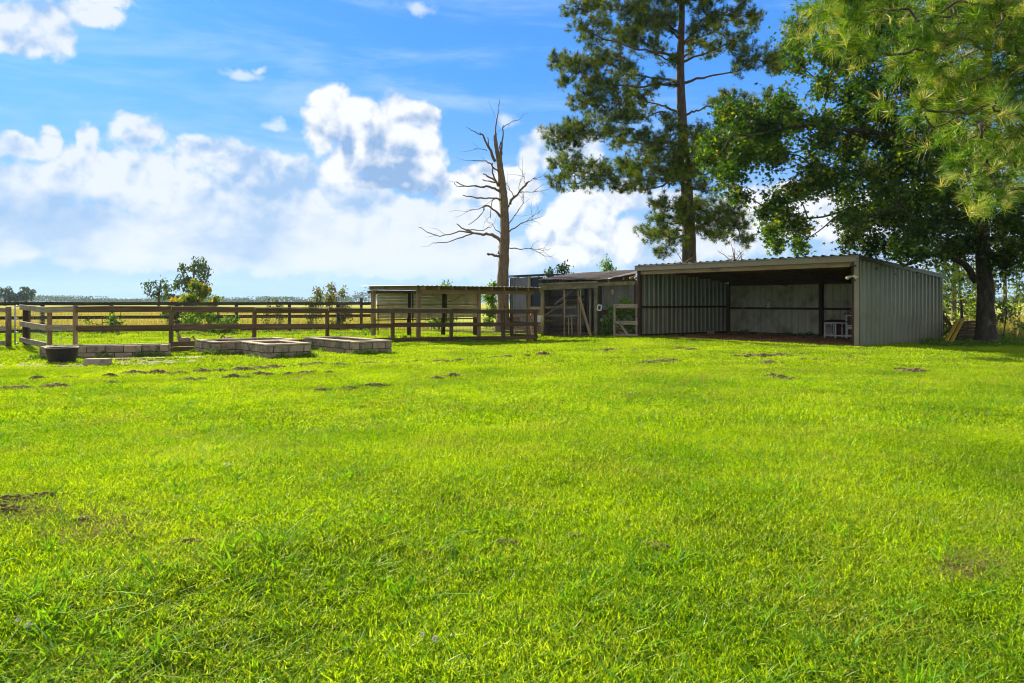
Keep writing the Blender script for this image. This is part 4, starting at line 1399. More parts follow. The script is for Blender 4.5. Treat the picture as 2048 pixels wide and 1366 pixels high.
def taper(n, r0, r1, p=1.0): return [r0 + (r1 - r0) * (i / (n - 1)) ** p for i in range(n)]


def bumpy_trunk(pts, rad, n=22, amp=.09, flare=0.0, seed=1, lobes=5, name='trunk'):
    """tapered trunk with furrows, knots and root flare, as vertices and quads"""
    r = np.random.default_rng(seed)
    V, Fq = tube_np(pts, [1.0] * len(pts), n)
    V = np.array([v[:] for v in V]).reshape(len(pts), n, 3)
    P = np.array([Vector(p)[:] for p in pts])
    off = V - P[:, None, :]
    a = np.arange(n) / n * 2 * np.pi
    m = np.ones((len(pts), n))
    z = np.linspace(0, 1, len(pts))[:, None]
    for k in range(4):
        m += amp * .6 * np.sin(a[None] * (3 + 2 * k) + r.uniform(0, 6) + z * r.uniform(-14, 14)) / (1 + .5 * k)
    m += r.normal(size=m.shape) * amp * .35
    h = (P[:, 2] - P[0, 2])[:, None]
    m += flare * np.exp(-h / .45) * (1 + .55 * np.sin(a[None] * lobes + 1.3))
    V = P[:, None, :] + off * m[..., None] * np.array(rad)[:, None, None]
    return V.reshape(-1, 3), np.array(Fq)


# ------------------------------------------------------------------ dead tree
def dead_tree():
    D = 38.2
    def P(px, py, dd=0.0): return at(px, D + dd, None, py)
    base = P(1006, 665)
    base.z = float(gz(base.x, base.y)) - .1
    t = empty('dead_tree', base, 'leafless dead tree with broken brown branches between shelter and coop', 'dead tree')
    tr = [base, P(1007, 600), P(1006, 560), P(1007, 520), P(1009, 470), P(1008, 420), P(1006, 385), P(1003, 355), P(998, 320), P(992, 290), P(990, 270)]
    pts = rootpts(*tr)
    rd = np.interp(np.linspace(0, 1, len(pts)), [0, .1, .2, .3, .4, .5, .6, .7, .8, .9, 1], [.34, .27, .275, .255, .225, .21, .195, .165, .13, .095, .07])
    V, Fq = bumpy_trunk(pts, rd, 22, .17, .45, 3)
    link('trunk', np_mesh('trunk', V, Fq, True), M['bark_dead'], t)
    br = [
        ([(991, 285), (991, 262), (994, 232), (1000, 199)], .055, .012, 'n'),
        ([(1001, 330), (1004, 300), (1005, 270), (1007, 250)], .07, .02, 'n'),
        ([(1007, 255), (1018, 247), (1041, 237)], .022, .006, 'n'),
        ([(990, 322), (978, 295), (966, 272), (961, 266)], .075, .03, 'n'),
        ([(962, 270), (946, 262), (934, 254)], .03, .008, 'n'),
        ([(973, 302), (962, 298), (948, 296)], .02, .007, 'n'),
        ([(985, 310), (978, 290), (975, 275)], .045, .02, 'n'),
        ([(996, 312), (994, 290), (992, 268)], .05, .018, 'n'),
        ([(1003, 360), (1003, 330), (1001, 300), (1001, 285)], .07, .03, 'n'),
        ([(1000, 345), (985, 333), (972, 322), (944, 321)], .045, .018, 'n'),
        ([(996, 372), (986, 350), (984, 326)], .055, .02, 'n'),
        ([(998, 370), (985, 357), (967, 348)], .055, .03, 'n'),
        ([(999, 368), (984, 364), (966, 360)], .045, .025, 'n'),
        ([(1001, 384), (985, 375), (960, 373), (935, 372), (911, 364)], .075, .02, 'n'),
        ([(935, 372), (915, 374), (909, 366)], .022, .012, 'n'),
        ([(1003, 400), (985, 397), (955, 396), (927, 391)], .055, .022, 'n'),
        ([(1005, 412), (996, 398), (984, 402), (981, 436)], .04, .018, 'n'),
        ([(1003, 435), (985, 418), (970, 412), (962, 430), (937, 450)], .065, .014, 'n'),
        ([(974, 412), (958, 418), (931, 423)], .03, .012, 'n'),
        ([(1001, 482), (985, 470), (960, 468), (935, 462), (914, 448)], .10, .028, 'n'),
        ([(945, 465), (920, 463), (880, 472), (855, 463), (839, 454)], .045, .014, 'n'),
        ([(950, 466), (925, 474), (895, 485), (866, 485)], .04, .014, 'n'),
        ([(935, 459), (960, 461), (982, 455)], .03, .014, 'n'),
        ([(1000, 512), (988, 511), (975, 508)], .06, .05, 'n'),
        ([(997, 508), (999, 495), (1001, 482)], .05, .04, 'n'),
        ([(1014, 420), (1022, 402), (1038, 385), (1052, 368), (1058, 364)], .085, .03, 'n'),
        ([(1052, 370), (1066, 358), (1094, 353)], .022, .005, 'n'),
        ([(1040, 385), (1060, 384), (1090, 380), (1112, 373)], .025, .005, 'n'),
        ([(1038, 384), (1040, 364), (1045, 348)], .02, .006, 'n'),
        ([(1050, 370), (1048, 355), (1046, 346)], .02, .006, 'n'),
        ([(1030, 396), (1020, 380), (1012, 365)], .028, .010, 'n'),
        ([(1016, 465), (1035, 452), (1060, 440), (1085, 432)], .04, .006, 'n'),
        ([(1052, 444), (1065, 432), (1080, 425)], .018, .005, 'n'),
        ([(1015, 448), (1030, 430), (1045, 410), (1048, 395)], .03, .006, 'n'),
        ([(1018, 496), (1040, 498), (1062, 497), (1085, 501), (1102, 497)], .032, .006, 'n'),
        ([(1060, 497), (1075, 504), (1088, 512)], .014, .004, 'n'),
        ([(1005, 470), (990, 458), (985, 446)], .03, .008, 'n'),
    ]
    for (cp, r0, r1, _) in br:
        dd = rnd.uniform(-.5, .5)
        q = []
        acc = 0
        for i, (x, y) in enumerate(cp):
            q.append(P(x, y, dd * i))
        pts = rootpts(*q)
        for i in range(1, len(pts)):
            pts[i] = pts[i] + Vector((rnd.uniform(-1, 1), rnd.uniform(-1, 1), rnd.uniform(-1, 1))) * .035
        V, Fq = tube_np(pts, [a * rnd.uniform(.85, 1.2) for a in taper(len(pts), r0, r1, .8)], 7)
        b = link('branch', np_mesh('branch', [v[:] for v in V], Fq, True), M['bark_dead'], t)
        # twigs: sub-parts joined
        if r1 < .02:
            mb = MB()
            for k in range(rnd.randint(3, 8) if cp[0][0] > 1010 else rnd.randint(0, 3)):
                a = rnd.choice(pts[len(pts) // 3:])
                d = (pts[-1] - pts[0]).normalized() + Vector((rnd.uniform(-1, 1), rnd.uniform(-1, 1), rnd.uniform(-.7, .9))) * .9
                L_ = rnd.uniform(.3, 1.1)
                e = a + d.normalized() * L_
                mid = a.lerp(e, .5) + Vector((rnd.uniform(-1, 1), 0, rnd.uniform(-1, 1))) * .12
                mb.tube([a, mid, e], [.012, .008, .004], 3)
            if mb.v:
                o = mb.build('twig', M['bark_dead'], b); o['kind'] = 'stuff'


dead_tree()


# ------------------------------------------------------------------ foliage trees built from clumps
def pine_tree(name, label, D, base_px, trunk, blobs, mat, bark, base_r, top_r, tuft_T, per_area, depth, needle_scale=1.0, seed=5, taper_pts=None, limb=.09, hang=0.0, extra=None):
    """trunk = list of (px, py); blobs = (px, py, rx, ry, ax, ay[, dd]) : foliage mass fed by a limb that leaves the trunk at (ax, ay)"""
    r = random.Random(seed)
    def P(px, py, dd=0.0): return at(px, D + dd, None, py)
    base = P(*base_px) if not isinstance(base_px, Vector) else base_px
    base.z = float(gz(base.x, base.y)) - .1
    t = empty(name, base, label, 'pine tree')
    pts = rootpts(base, *[P(*q) for q in trunk])
    n = len(pts)
    V, Fq = bumpy_trunk(pts, taper(n, base_r, top_r, .9), 24, .06, .35, seed)
    Vs = [V]; Fs = [Fq]; nv = len(V)
    pos = []; axes = []
    twigs = []
    used = []
    blobs = sorted(blobs, key=lambda b: abs(b[0] - b[4]))
    for b in blobs:
        px, py, rx, ry, ax, ay = b[:6]
        dd = b[6] if len(b) > 6 else r.uniform(-depth, depth)
        sx = 1.17 * rx * D / F; sz = 1.15 * ry * D / F; sy = min(sx, 2.2) * .9 + .3
        c = P(px, py, dd); a = P(ax, ay)
        d = c - a
        rr_ = limb * min(1, .45 + d.length / 6)
        near = [q for q in used if abs(q[1] - ay) < 26 and (q[0] - c).length < .62 * d.length and abs(q[0].x - a.x) < abs(c.x - a.x)]
        if near:
            a = min(near, key=lambda q: (q[0] - c).length)[0]
            d = c - a; rr_ *= .55
        if d.length > .4:
            mid = a.lerp(c, .5) + UP * (-.06 * d.length) + Vector((0, 0, r.uniform(-.1, .15)))
            tip = c + d.normalized() * sx * .55 + UP * .1
            lp = rootpts(a, a.lerp(c, .25) + UP * .02, mid, c - UP * sz * .3, tip)
            for i in range(2, len(lp)): lp[i] = lp[i] + Vector((r.uniform(-1, 1), r.uniform(-1, 1), r.uniform(-1, 1))) * .05 * min(1, d.length / 3)
            V, Fq = tube_np(lp, taper(len(lp), rr_, .014, .8), 7)
            used += [(q, ay) for q in lp[3:]]
            V = np.array([v[:] for v in V]); Vs.append(V); Fs.append(np.array(Fq) + nv); nv += len(V)
            spine = lp[len(lp) // 2:]
        else:
            spine = [c]
        m = max(4, int(per_area * rx * ry / 1000.0))
        nsub = max(3, m // 7)
        for k in range(nsub):
            u = Vector((r.gauss(0, 1), r.gauss(0, 1), r.gauss(0, 1))).normalized() * (r.random() ** .4)
            e = c + Vector((u.x * sx, u.y * sy, u.z * sz))
            s0 = min(spine, key=lambda q: (q - e).length + r.uniform(0, sx))
            mid = s0.lerp(e, .55) - UP * .08 * (e - s0).length + UP * hang * 0
            twigs.append((s0, mid, e))
            dr = (e - mid).normalized()
            for j in range(max(1, m // nsub)):
                q = mid.lerp(e, r.uniform(.35, 1.05)) + Vector((r.gauss(0, 1), r.gauss(0, 1), r.gauss(0, 1))) * .10 * (1 + .3 * sx)
                pos.append(q[:])
                ad = dr + UP * (.75 - hang) + Vector((r.gauss(0, 1), r.gauss(0, 1), r.gauss(0, 1))) * .45
                axes.append(ad[:])
    for (s0, mid, e) in twigs:
        V, Fq = tube_np([s0, mid, e], [.013 * (D / 30) ** .5, .009 * (D / 30) ** .5, .004], 4)
        V = np.array([v[:] for v in V]); Vs.append(V); Fs.append(np.array(Fq) + nv); nv += len(V)
    link('trunk', np_mesh('trunk', np.concatenate(Vs), np.concatenate(Fs), True), bark, t)
    pos = np.array(pos); axes = np.array(axes)
    AV = []; AF = []; nv = 0
    idx = rng.integers(0, len(tuft_T), len(pos))
    for k, (tv, tf) in enumerate(tuft_T):
        s_ = idx == k
        if not s_.any(): continue
        V, Fq = scatter(tv, tf, pos[s_], basis(axes[s_]), rng.uniform(.75, 1.2, s_.sum()) * needle_scale)
        AV.append(V); AF.append(Fq + nv); nv += len(V)
    me = np_mesh('crown', np.concatenate(AV), np.concatenate(AF))
    link('crown', me, mat, t)
    return t


farT = [tuft(30, .27, .017, 1.1) for _ in range(5)]
pine_blobs = [
    # left side, top to bottom
    (1235, 12, 60, 22, 1362, 60), (1160, 12, 38, 22, 1362, 80), (1300, 25, 50, 32, 1362, 70), (1190, 60, 50, 26, 1362, 120), (1262, 62, 50, 32, 1362, 110),
    (1320, 40, 40, 34, 1362, 80, -1.6), (1240, 100, 46, 20, 1360, 150), (1300, 92, 34, 20, 1360, 130, 1.5),
    (1122, 122, 26, 22, 1358, 165), (1160, 135, 40, 26, 1358, 168), (1205, 120, 34, 22, 1358, 160), (1130, 158, 26, 16, 1358, 170), (1185, 158, 36, 14, 1358, 172), (1250, 140, 40, 18, 1358, 165, 1.5),
    (1185, 185, 44, 20, 1358, 225), (1235, 180, 45, 26, 1358, 222), (1280, 190, 36, 30, 1358, 225), (1160, 205, 34, 14, 1358, 228), (1215, 225, 52, 18, 1358, 235), (1270, 230, 46, 22, 1358, 240, -1.4),
    (1110, 265, 30, 18, 1362, 292), (1150, 262, 40, 22, 1362, 290), (1195, 258, 42, 22, 1362, 288), (1130, 290, 34, 14, 1362, 296), (1240, 272, 40, 22, 1362, 290), (1290, 280, 42, 22, 1362, 292, -1.8), (1330, 290, 36, 24, 1362, 300, -1.5),
    (1118, 320, 24, 18, 1364, 345), (1150, 335, 36, 20, 1364, 345), (1120, 360, 24, 18, 1364, 348), (1200, 338, 44, 20, 1364, 345), (1255, 330, 48, 22, 1364, 340), (1165, 366, 34, 12, 1364, 352), (1225, 362, 40, 16, 1364, 350),
    (1300, 320, 44, 26, 1364, 330, -2), (1345, 335, 40, 30, 1364, 340, -1.6), (1295, 365, 48, 18, 1366, 352), (1275, 375, 20, 10, 1366, 355),
    (1385, 300, 34, 30, 1366, 310, -1.5), (1375, 340, 40, 26, 1366, 340, 1.5), (1395, 372, 34, 18, 1368, 365),
    (1350, 262, 30, 16, 1366, 275, -1.2), (1392, 268, 30, 18, 1366, 275, -.8), (1370, 318, 40, 18, 1366, 320, -1.3), (1340, 232, 26, 12, 1362, 240, -.8), (1330, 160, 24, 12, 1362, 170, -.8), (1345, 120, 20, 14, 1362, 130, -.6),
    # lowest whorl
    (1310, 405, 28, 16, 1375, 420), (1345, 410, 34, 20, 1375, 420, -1), (1330, 438, 34, 20, 1376, 450), (1300, 466, 30, 20, 1377, 460), (1340, 470, 36, 22, 1377, 470, -1.2), (1330, 500, 24, 12, 1378, 490),
    (1400, 405, 40, 22, 1375, 410), (1385, 430, 36, 24, 1376, 430, -1.5), (1430, 430, 40, 24, 1376, 425), (1465, 415, 30, 22, 1376, 415), (1480, 450, 24, 22, 1377, 420), (1440, 470, 28, 18, 1377, 430, 1), (1485, 480, 20, 16, 1377, 430), (1405, 455, 26, 16, 1377, 440),
    # right side
    (1420, 15, 40, 24, 1364, 70), (1480, 25, 40, 22, 1364, 80), (1512, 42, 22, 16, 1364, 80), (1440, 50, 40, 16, 1364, 90), (1400, 50, 30, 20, 1364, 90, -1), (1390, 90, 30, 16, 1364, 120, 1.5),
    (1460, 80, 40, 16, 1364, 125), (1430, 98, 34, 14, 1364, 125), (1500, 100, 34, 16, 1362, 165), (1535, 118, 30, 18, 1362, 165), (1565, 110, 26, 22, 1362, 165), (1490, 130, 30, 14, 1362, 168), (1560, 138, 30, 12, 1362, 168),
    (1440, 195, 34, 14, 1364, 235), (1480, 205, 40, 18, 1364, 238), (1455, 235, 34, 16, 1364, 242), (1500, 232, 34, 22, 1364, 242), (1540, 200, 30, 22, 1364, 240),
    (1440, 275, 36, 22, 1366, 300), (1420, 310, 36, 22, 1366, 320), (1500, 290, 44, 26, 1366, 305), (1550, 300, 34, 22, 1366, 305), (1450, 330, 34, 18, 1368, 350),
    # out of the frame, above
    (1200, -40, 70, 30, 1362, 20), (1290, -50, 60, 40, 1362, 10), (1370, -40, 60, 50, 1362, 0), (1440, -40, 60, 30, 1364, 10), (1500, -30, 40, 24, 1364, 30), (1330, -120, 70, 50, 1362, -60), (1420, -110, 60, 40, 1362, -60), (1370, -190, 60, 50, 1362, -150),
]
pine_tree('pine_tree', 'tall dark pine rising behind the metal shed with layered branches', 42.0, (1380, 657),
          [(1380, 600), (1379, 520), (1378, 450), (1374, 380), (1368, 300), (1364, 230), (1361, 160), (1362, 90), (1364, 20), (1362, -80), (1364, -190)],
          pine_blobs, M['pine_far'], M['bark_pine'], .46, .10, farT, 200, 2.6, seed=11, limb=.095, needle_scale=1.0)

nearT = [tuft(58, .20, .0075, 1.0) for _ in range(5)]
near_blobs = [
    (1640, 22, 42, 22), (1690, 40, 44, 34), (1665, 65, 30, 14), (1730, 75, 40, 30), (1745, 25, 44, 28), (1760, 100, 22, 14), (1800, 20, 50, 30), (1850, 30, 44, 34), (1880, 60, 40, 26), (1920, 22, 50, 36), (1985, 25, 50, 36), (2045, 30, 50, 40),
    (1825, 55, 26, 18), (1870, 110, 44, 30), (1830, 135, 34, 22), (1920, 100, 46, 34), (1975, 90, 50, 34), (2035, 95, 46, 36), (1815, 180, 34, 16), (1860, 175, 42, 26), (1910, 160, 46, 30), (1965, 150, 48, 32), (2025, 160, 46, 34),
    (1850, 215, 34, 18), (1895, 220, 44, 24), (1870, 250, 30, 16), (1945, 215, 46, 28), (2000, 215, 46, 30), (2045, 225, 40, 30), (1960, 262, 30, 18), (1990, 265, 40, 26), (2035, 275, 40, 28), (1985, 300, 34, 22), (1945, 315, 36, 22), (1930, 345, 26, 20),
    (1980, 340, 40, 26), (2030, 325, 40, 30), (1960, 375, 36, 24), (1950, 400, 18, 14), (2005, 380, 40, 22), (2042, 370, 36, 26), (1985, 400, 20, 12), (2120, 60, 70, 60), (2130, 180, 70, 60), (2120, 300, 60, 50), (2200, 0, 80, 80), (1900, -40, 90, 40), (2050, -50, 90, 50), (1720, -25, 60, 28),
]
nb = []
for b in near_blobs:
    px, py, rx, ry = b
    ay = 60 + (py - 200) * .55 if py < 230 else 200 + (py - 230) * .5
    nb.append((px, py, rx, ry, 2560, ay, rnd.uniform(-1.1, 1.3)))
pine_tree('near_pine_tree', 'near pine with long sunlit needles reaching in from the upper right corner', 9.0, Vector((9.0, 9.3, 0)),
          [(2560, 640), (2555, 400), (2560, 150), (2560, -200), (2565, -600), (2560, -1100)], nb, M['pine_near'], M['bark_pine'], .30, .10, nearT, 15, 1.0, seed=4, limb=.026, hang=.45)


def leaf_tree(name, label, cat, base, trunk_pts, r0, r1, blobs, D, leafT, mat, bark, size, dens, depth=2.5, limbs=(), seed=3, flare=.5, n_side=22, sub=7, group=None, amp=.1, droop=.2, thick=.05, attach=None):
    """blobs (px, py, rx, ry[, dd]) in photo pixels at depth D: each becomes a clump with its own forked limb"""
    r = random.Random(seed)
    t = empty(name, base, label, cat, group)
    pts = rootpts(*trunk_pts)
    V, Fq = bumpy_trunk(pts, taper(len(pts), r0, r1, .9), n_side, amp, flare, seed)
    Vs = [V]; Fs = [Fq]; nv = len(V)
    nodes = list(pts[len(pts) // 3:])
    nodes_l = []
    for (cp, a, b) in limbs:
        lp = rootpts(*cp)
        for i in range(1, len(lp)): lp[i] = lp[i] + Vector((r.uniform(-1, 1), r.uniform(-1, 1), r.uniform(-1, 1))) * .04
        V, Fq = bumpy_trunk(lp, taper(len(lp), a, b, .8), 10, .08, 0, seed + 1)
        Vs.append(V); Fs.append(Fq + nv); nv += len(V)
        nodes_l += lp[3:]
    nodes = nodes_l + nodes if nodes_l else nodes
    pos = []; nrm = []
    cen = at(sum(b[0] for b in blobs) / len(blobs), D, None, sum(b[1] for b in blobs) / len(blobs)) if len(blobs) < 15 else pts[len(pts) // 2]
    blobs = sorted(blobs, key=lambda b: (at(b[0], D, None, b[1]) - cen).length)
    for b in blobs:
        px, py, rx, ry = b[:4]
        for lay in range(2 if depth > 1.5 else 1):
            dd = b[4] if len(b) > 4 else r.uniform(-depth, depth)
            c = at(px, D + dd, None, py)
            k_ = (D + dd) / F
            sx, sz = rx * k_, ry * k_; sy = (sx + sz) * .5
            a = min(nodes, key=lambda q: (q - c).length * r.uniform(.85, 1.15))
            d = c - a
            if d.length > .3:
                lp = rootpts(a, a.lerp(c, .35) + UP * .10 * d.length + Vector((r.uniform(-1, 1), r.uniform(-1, 1), r.uniform(-1, 1))) * .10 * d.length, a.lerp(c, .7) + UP * .08 * d.length + Vector((r.uniform(-1, 1), r.uniform(-1, 1), r.uniform(-1, 1))) * .08 * d.length, c)
                nodes = nodes + lp[4:]
                V, Fq = tube_np(lp, taper(len(lp), min(thick, .012 + .012 * d.length), .010), 6)
                V = np.array([v[:] for v in V]); Vs.append(V); Fs.append(np.array(Fq) + nv); nv += len(V)
            for k in range(sub):
                u = Vector((r.gauss(0, 1), r.gauss(0, 1), r.gauss(0, 1))).normalized() * (r.random() ** .35)
                e = c + Vector((u.x * sx, u.y * sy, u.z * sz))
                mid = c.lerp(e, .5) + UP * .04
                V, Fq = tube_np([c, mid, e], [.012, .009, .005], 3)
                V = np.array([v[:] for v in V]); Vs.append(V); Fs.append(np.array(Fq) + nv); nv += len(V)
                m = max(3, int(dens * (sx * sz) ** .85))
                for j in range(m):
                    q = c.lerp(e, r.uniform(.35, 1.1)) + Vector((r.gauss(0, 1), r.gauss(0, 1), r.gauss(0, 1) - droop)) * (.30 * (sx + sz) / 2 + .05)
                    pos.append(q[:])
                    nrm.append((r.gauss(0, .7), r.gauss(0, .7) - .15, r.gauss(.55, .5)))
    link('trunk', np_mesh('trunk', np.concatenate(Vs), np.concatenate(Fs), True), bark, t)
    pos = np.array(pos); nrm = np.array(nrm)
    tv, tf = leafT
    V, Fq = scatter(tv, tf, pos, basis(nrm, np.tile([[0, 0, -1.0]], (len(pos), 1)) + rng.normal(size=(len(pos), 3)) * .5), rng.uniform(.7, 1.2, len(pos)) * size)
    link('crown', np_mesh('crown', V, Fq), mat, t)
    return t, len(pos)


gum_blobs = [(1450, 225, 36, 28), (1430, 290, 34, 34), (1415, 320, 24, 24), (1462, 345, 36, 36), (1480, 390, 20, 20), (1500, 250, 46, 36), (1490, 300, 44, 34), (1560, 212, 40, 28), (1535, 250, 40, 34), (1590, 240, 40, 30), (1540, 300, 40, 34),
             (1600, 60, 26, 40), (1585, 95, 22, 22), (1632, 30, 30, 34), (1640, 100, 34, 30), (1600, 130, 24, 18), (1680, 130, 36, 26), (1720, 110, 40, 34), (1650, 160, 22, 16), (1640, 180, 20, 18), (1700, 180, 36, 22), (1740, 170, 40, 30),
             (1660, 245, 40, 24), (1640, 285, 36, 26), (1700, 230, 40, 26), (1720, 270, 44, 30), (1690, 300, 40, 26), (1760, 220, 44, 36), (1780, 270, 44, 40), (1620, 330, 30, 20), (1630, 360, 36, 26), (1590, 380, 36, 24), (1550, 400, 30, 24), (1530, 425, 24, 16),
             (1570, 430, 28, 24), (1545, 465, 26, 24), (1600, 450, 26, 24), (1600, 485, 20, 16), (1555, 490, 16, 10), (1670, 350, 40, 28), (1700, 385, 36, 24), (1740, 340, 44, 34), (1780, 380, 46, 36), (1690, 430, 28, 24), (1720, 440, 30, 30), (1760, 430, 40, 34),
             (1800, 330, 44, 40), (1830, 280, 44, 40), (1810, 430, 44, 36), (1850, 390, 46, 40), (1870, 330, 46, 40), (1840, 460, 44, 30), (1700, 480, 24, 18), (1740, 490, 34, 20), (1790, 490, 44, 22), (1850, 500, 44, 22), (1900, 440, 46, 40), (1900, 490, 44, 26),
             (1900, 380, 40, 40), (1950, 420, 44, 36), (1940, 480, 30, 26), (2010, 440, 44, 36), (2040, 490, 40, 34), (2010, 520, 36, 24), (1880, 250, 50, 50), (1930, 300, 50, 50), (1800, 150, 50, 50), (1860, 180, 50, 50), (1780, 60, 50, 50), (1850, 90, 60, 50), (1950, 180, 60, 60),
             (2020, 300, 60, 60), (2080, 400, 60, 60), (2110, 480, 60, 50), (1700, 50, 44, 40), (1750, -10, 60, 40), (1680, -15, 44, 34), (1900, 0, 90, 60), (2050, 60, 90, 80), (2120, 240, 80, 80), (1850, -110, 110, 60), (2040, -100, 120, 80), (1650, -60, 44, 34)]
GB = Vector((15.95, 25.8, 0)); GB.z = float(gz(GB.x, GB.y)) - .12
def gP(px, py, dd=0): return at(px, 25.8 + dd, None, py)
gl = [([gP(1950, 560), gP(1915, 520, -.5), gP(1850, 508, -1), gP(1815, 530, -1.4), gP(1790, 520, -1.8)], .13, .03),
      ([gP(1965, 420), gP(1900, 400, .4), gP(1800, 395, .8), gP(1700, 420, 1), gP(1600, 440, 1)], .14, .02),
      ([gP(1968, 350), gP(1880, 300, -.5), gP(1760, 270, -1), gP(1600, 250, -1.6), gP(1480, 280, -2)], .16, .02),
      ([gP(1970, 260), gP(1900, 180, 1), gP(1800, 120, 1.5), gP(1680, 80, 2)], .14, .02),
      ([gP(1985, 480), gP(2030, 455, .5), gP(2100, 440, 1)], .12, .03),
      ([gP(1972, 200), gP(2040, 100, -.5), gP(2090, 0, 0)], .14, .03),
      ([gP(1965, 380), gP(1850, 360, 1.6), gP(1740, 340, 2.2)], .11, .02)]
_, ng = leaf_tree('sweetgum_tree', 'big dark sweetgum with star shaped leaves overhanging the right end of the metal shed', 'tree', GB,
                  [GB, gP(1971, 640), gP(1971, 580), gP(1966, 500), gP(1966, 420), gP(1968, 330), gP(1972, 230), gP(1975, 100), gP(1975, -60), gP(1970, -180)], .30, .09,
                  gum_blobs, 25.8, star_leaf(), M['gum_leaf'], M['bark_gum'], .178, 132, 2.8, gl, seed=9, flare=.50, sub=8)
print('gum leaves', ng)

# bright leaves low behind the shed, on the same side
leaf_tree('young_tree', 'young backlit lime green tree behind the back corner of the metal shed', 'tree', at(1925, 33, 0),
          [at(1925, 33, -.1), at(1922, 33, 1.5), at(1915, 33, 3.2)], .07, .03,
          [(1895, 540, 34, 24), (1930, 560, 36, 26), (1900, 580, 30, 22), (1950, 600, 26, 26), (1870, 530, 30, 14), (1935, 630, 24, 20), (1890, 610, 16, 20), (1960, 540, 30, 22), (2040, 570, 26, 26), (2035, 610, 24, 24)],
          33, star_leaf(), M['lime_leaf'], M['bark_far'], .16, 70, 1.2, seed=21, sub=6)


# far dark evergreens on the right
def evergreen(px, d, top, wpx, lb, mat='cedar_leaf', seed=1, bot=640, lean=0, cat='tree', trunk_r=.22, name='cedar_tree', dens=4.5, size=.42, group='trees beyond the shed on the right'):
    b = at(px, d, -.1)
    r = random.Random(seed)
    bl = []
    n = 26
    for k in range(n):
        f_ = r.random()
        w = wpx * (1 - .55 * f_)
        bl.append((px + r.uniform(-1, 1) * w * .6 + lean * f_, bot + (top - bot) * f_, wpx * .28, wpx * .2, r.uniform(-2, 2)))
    H = CH + (HOR - top) * d / F
    leaf_tree(name, lb, cat, b, [b, b + UP * H * .5, b + UP * H * .93], trunk_r, .05, bl, d, oval_leaf(), M[mat], M['bark_pine'], size, dens * 1.6, 1.0, seed=seed, sub=6, group=group, flare=.2)


evergreen(1908, 62, 500, 60, 'reddish trunked evergreen standing in the gap right of the shed corner', seed=31, bot=615)
evergreen(2010, 66, 470, 80, 'dark evergreen directly right of the sweetgum trunk', seed=32, bot=625)
evergreen(1955, 80, 520, 60, 'smaller evergreen seen behind the sweetgum trunk', seed=33, bot=625)
evergreen(2075, 60, 480, 80, 'dark evergreen cut off by the right edge of the photo', seed=34, bot=635)
evergreen(1870, 75, 560, 50, 'low evergreen half hidden by the back corner of the shed', seed=35, bot=625)


# saplings over the coop roof and others
def bush(name, lb, cat, px, py0, d, wpx, hpx, mat, leafs, size, dens=20, n=9, seed=1, group=None, sub=5, stem=.02, bark='bark_far', pointed=.6):
    """py0 = row of its foot if d is None"""
    b = at(px, d, 0); b.z = float(gz(b.x, b.y))
    foot = HOR + (CH - b.z) * F / d
    r = random.Random(seed)
    top = foot - hpx if py0 is None else py0
    bl = []
    for k in range(n):
        f_ = (k + .5) / n
        w = wpx * .5 * (1 - pointed * f_)
        bl.append((px + r.uniform(-1, 1) * w, foot + (top - foot) * (.12 + .83 * f_), wpx * .2 * (1 - .3 * f_), (foot - top) / n * .9 + 2, r.uniform(-.3, .3) * wpx * d / F))
    H = (foot - top) * d / F
    return leaf_tree(name, lb, cat, b, [b - UP * .05, b + UP * H * .45, b + UP * H * .9], stem, stem * .4, bl, d, leafs, M[mat], M[bark], size * 1.25, dens * 11, .5, seed=seed, sub=sub, group=group, flare=.1, n_side=8, thick=.015)


ov = oval_leaf()
bush('sapling', 'bushy sapling showing above the left part of the coop roof', 'sapling', 1115, 524, 43, 58, 0, 'cedar_leaf', ov, .14, 30, 9, 41, 'saplings behind the coop', pointed=.2)
bush('sapling', 'pointed sapling showing above the middle of the coop roof', 'sapling', 1215, 514, 44, 46, 0, 'weed', ov, .13, 22, 9, 42, 'saplings behind the coop', pointed=.75)
bush('sapling', 'small leafy sapling between the dead trunk and the shelter roof', 'sapling', 986, 563, 41, 24, 0, 'weed', ov, .15, 40, 7, 43, pointed=.3)
bush('shrub', 'row of leafy tips just showing above the shelter roof', 'shrub', 880, 568, 40, 64, 0, 'weed', ov, .14, 26, 8, 44, pointed=.1)
bush('shrub', 'tallest yellow green shrub with orange tips behind the far fence', 'shrub', 400, 562, 38, 62, 0, 'shrub_leaf', ov, .15, 34, 10, 45, 'shrubs along the far fence', pointed=.65)
bush('shrub', 'low wide shrub left of the orange tipped one along the far fence', 'shrub', 355, 596, 39, 60, 0, 'shrub_leaf', ov, .15, 30, 7, 46, 'shrubs along the far fence', pointed=.3)
bush('shrub', 'low rounded shrub right of the orange tipped one along the far fence', 'shrub', 432, 596, 38.5, 44, 0, 'shrub_leaf', ov, .15, 30, 7, 47, 'shrubs along the far fence', pointed=.3)
bush('shrub', 'upright reddish shrub, taller one of the pair left of the shelter', 'shrub', 672, 568, 37.8, 50, 0, 'red_leaf', ov, .13, 22, 9, 48, 'reddish shrubs left of the shelter', pointed=.4)
bush('shrub', 'thin reddish shrub, shorter one of the pair left of the shelter', 'shrub', 632, 572, 37.6, 32, 0, 'red_leaf', ov, .13, 18, 8, 49, 'reddish shrubs left of the shelter', pointed=.4)
bush('shrub', 'sparse sprig poking over the middle of the far fence, right one of two', 'shrub', 558, 594, 38, 16, 0, 'red_leaf', ov, .13, 18, 6, 50, pointed=.3)
bush('shrub', 'sparse sprig poking over the middle of the far fence, left one of two', 'shrub', 536, 598, 38, 12, 0, 'red_leaf', ov, .13, 16, 6, 51, pointed=.3)
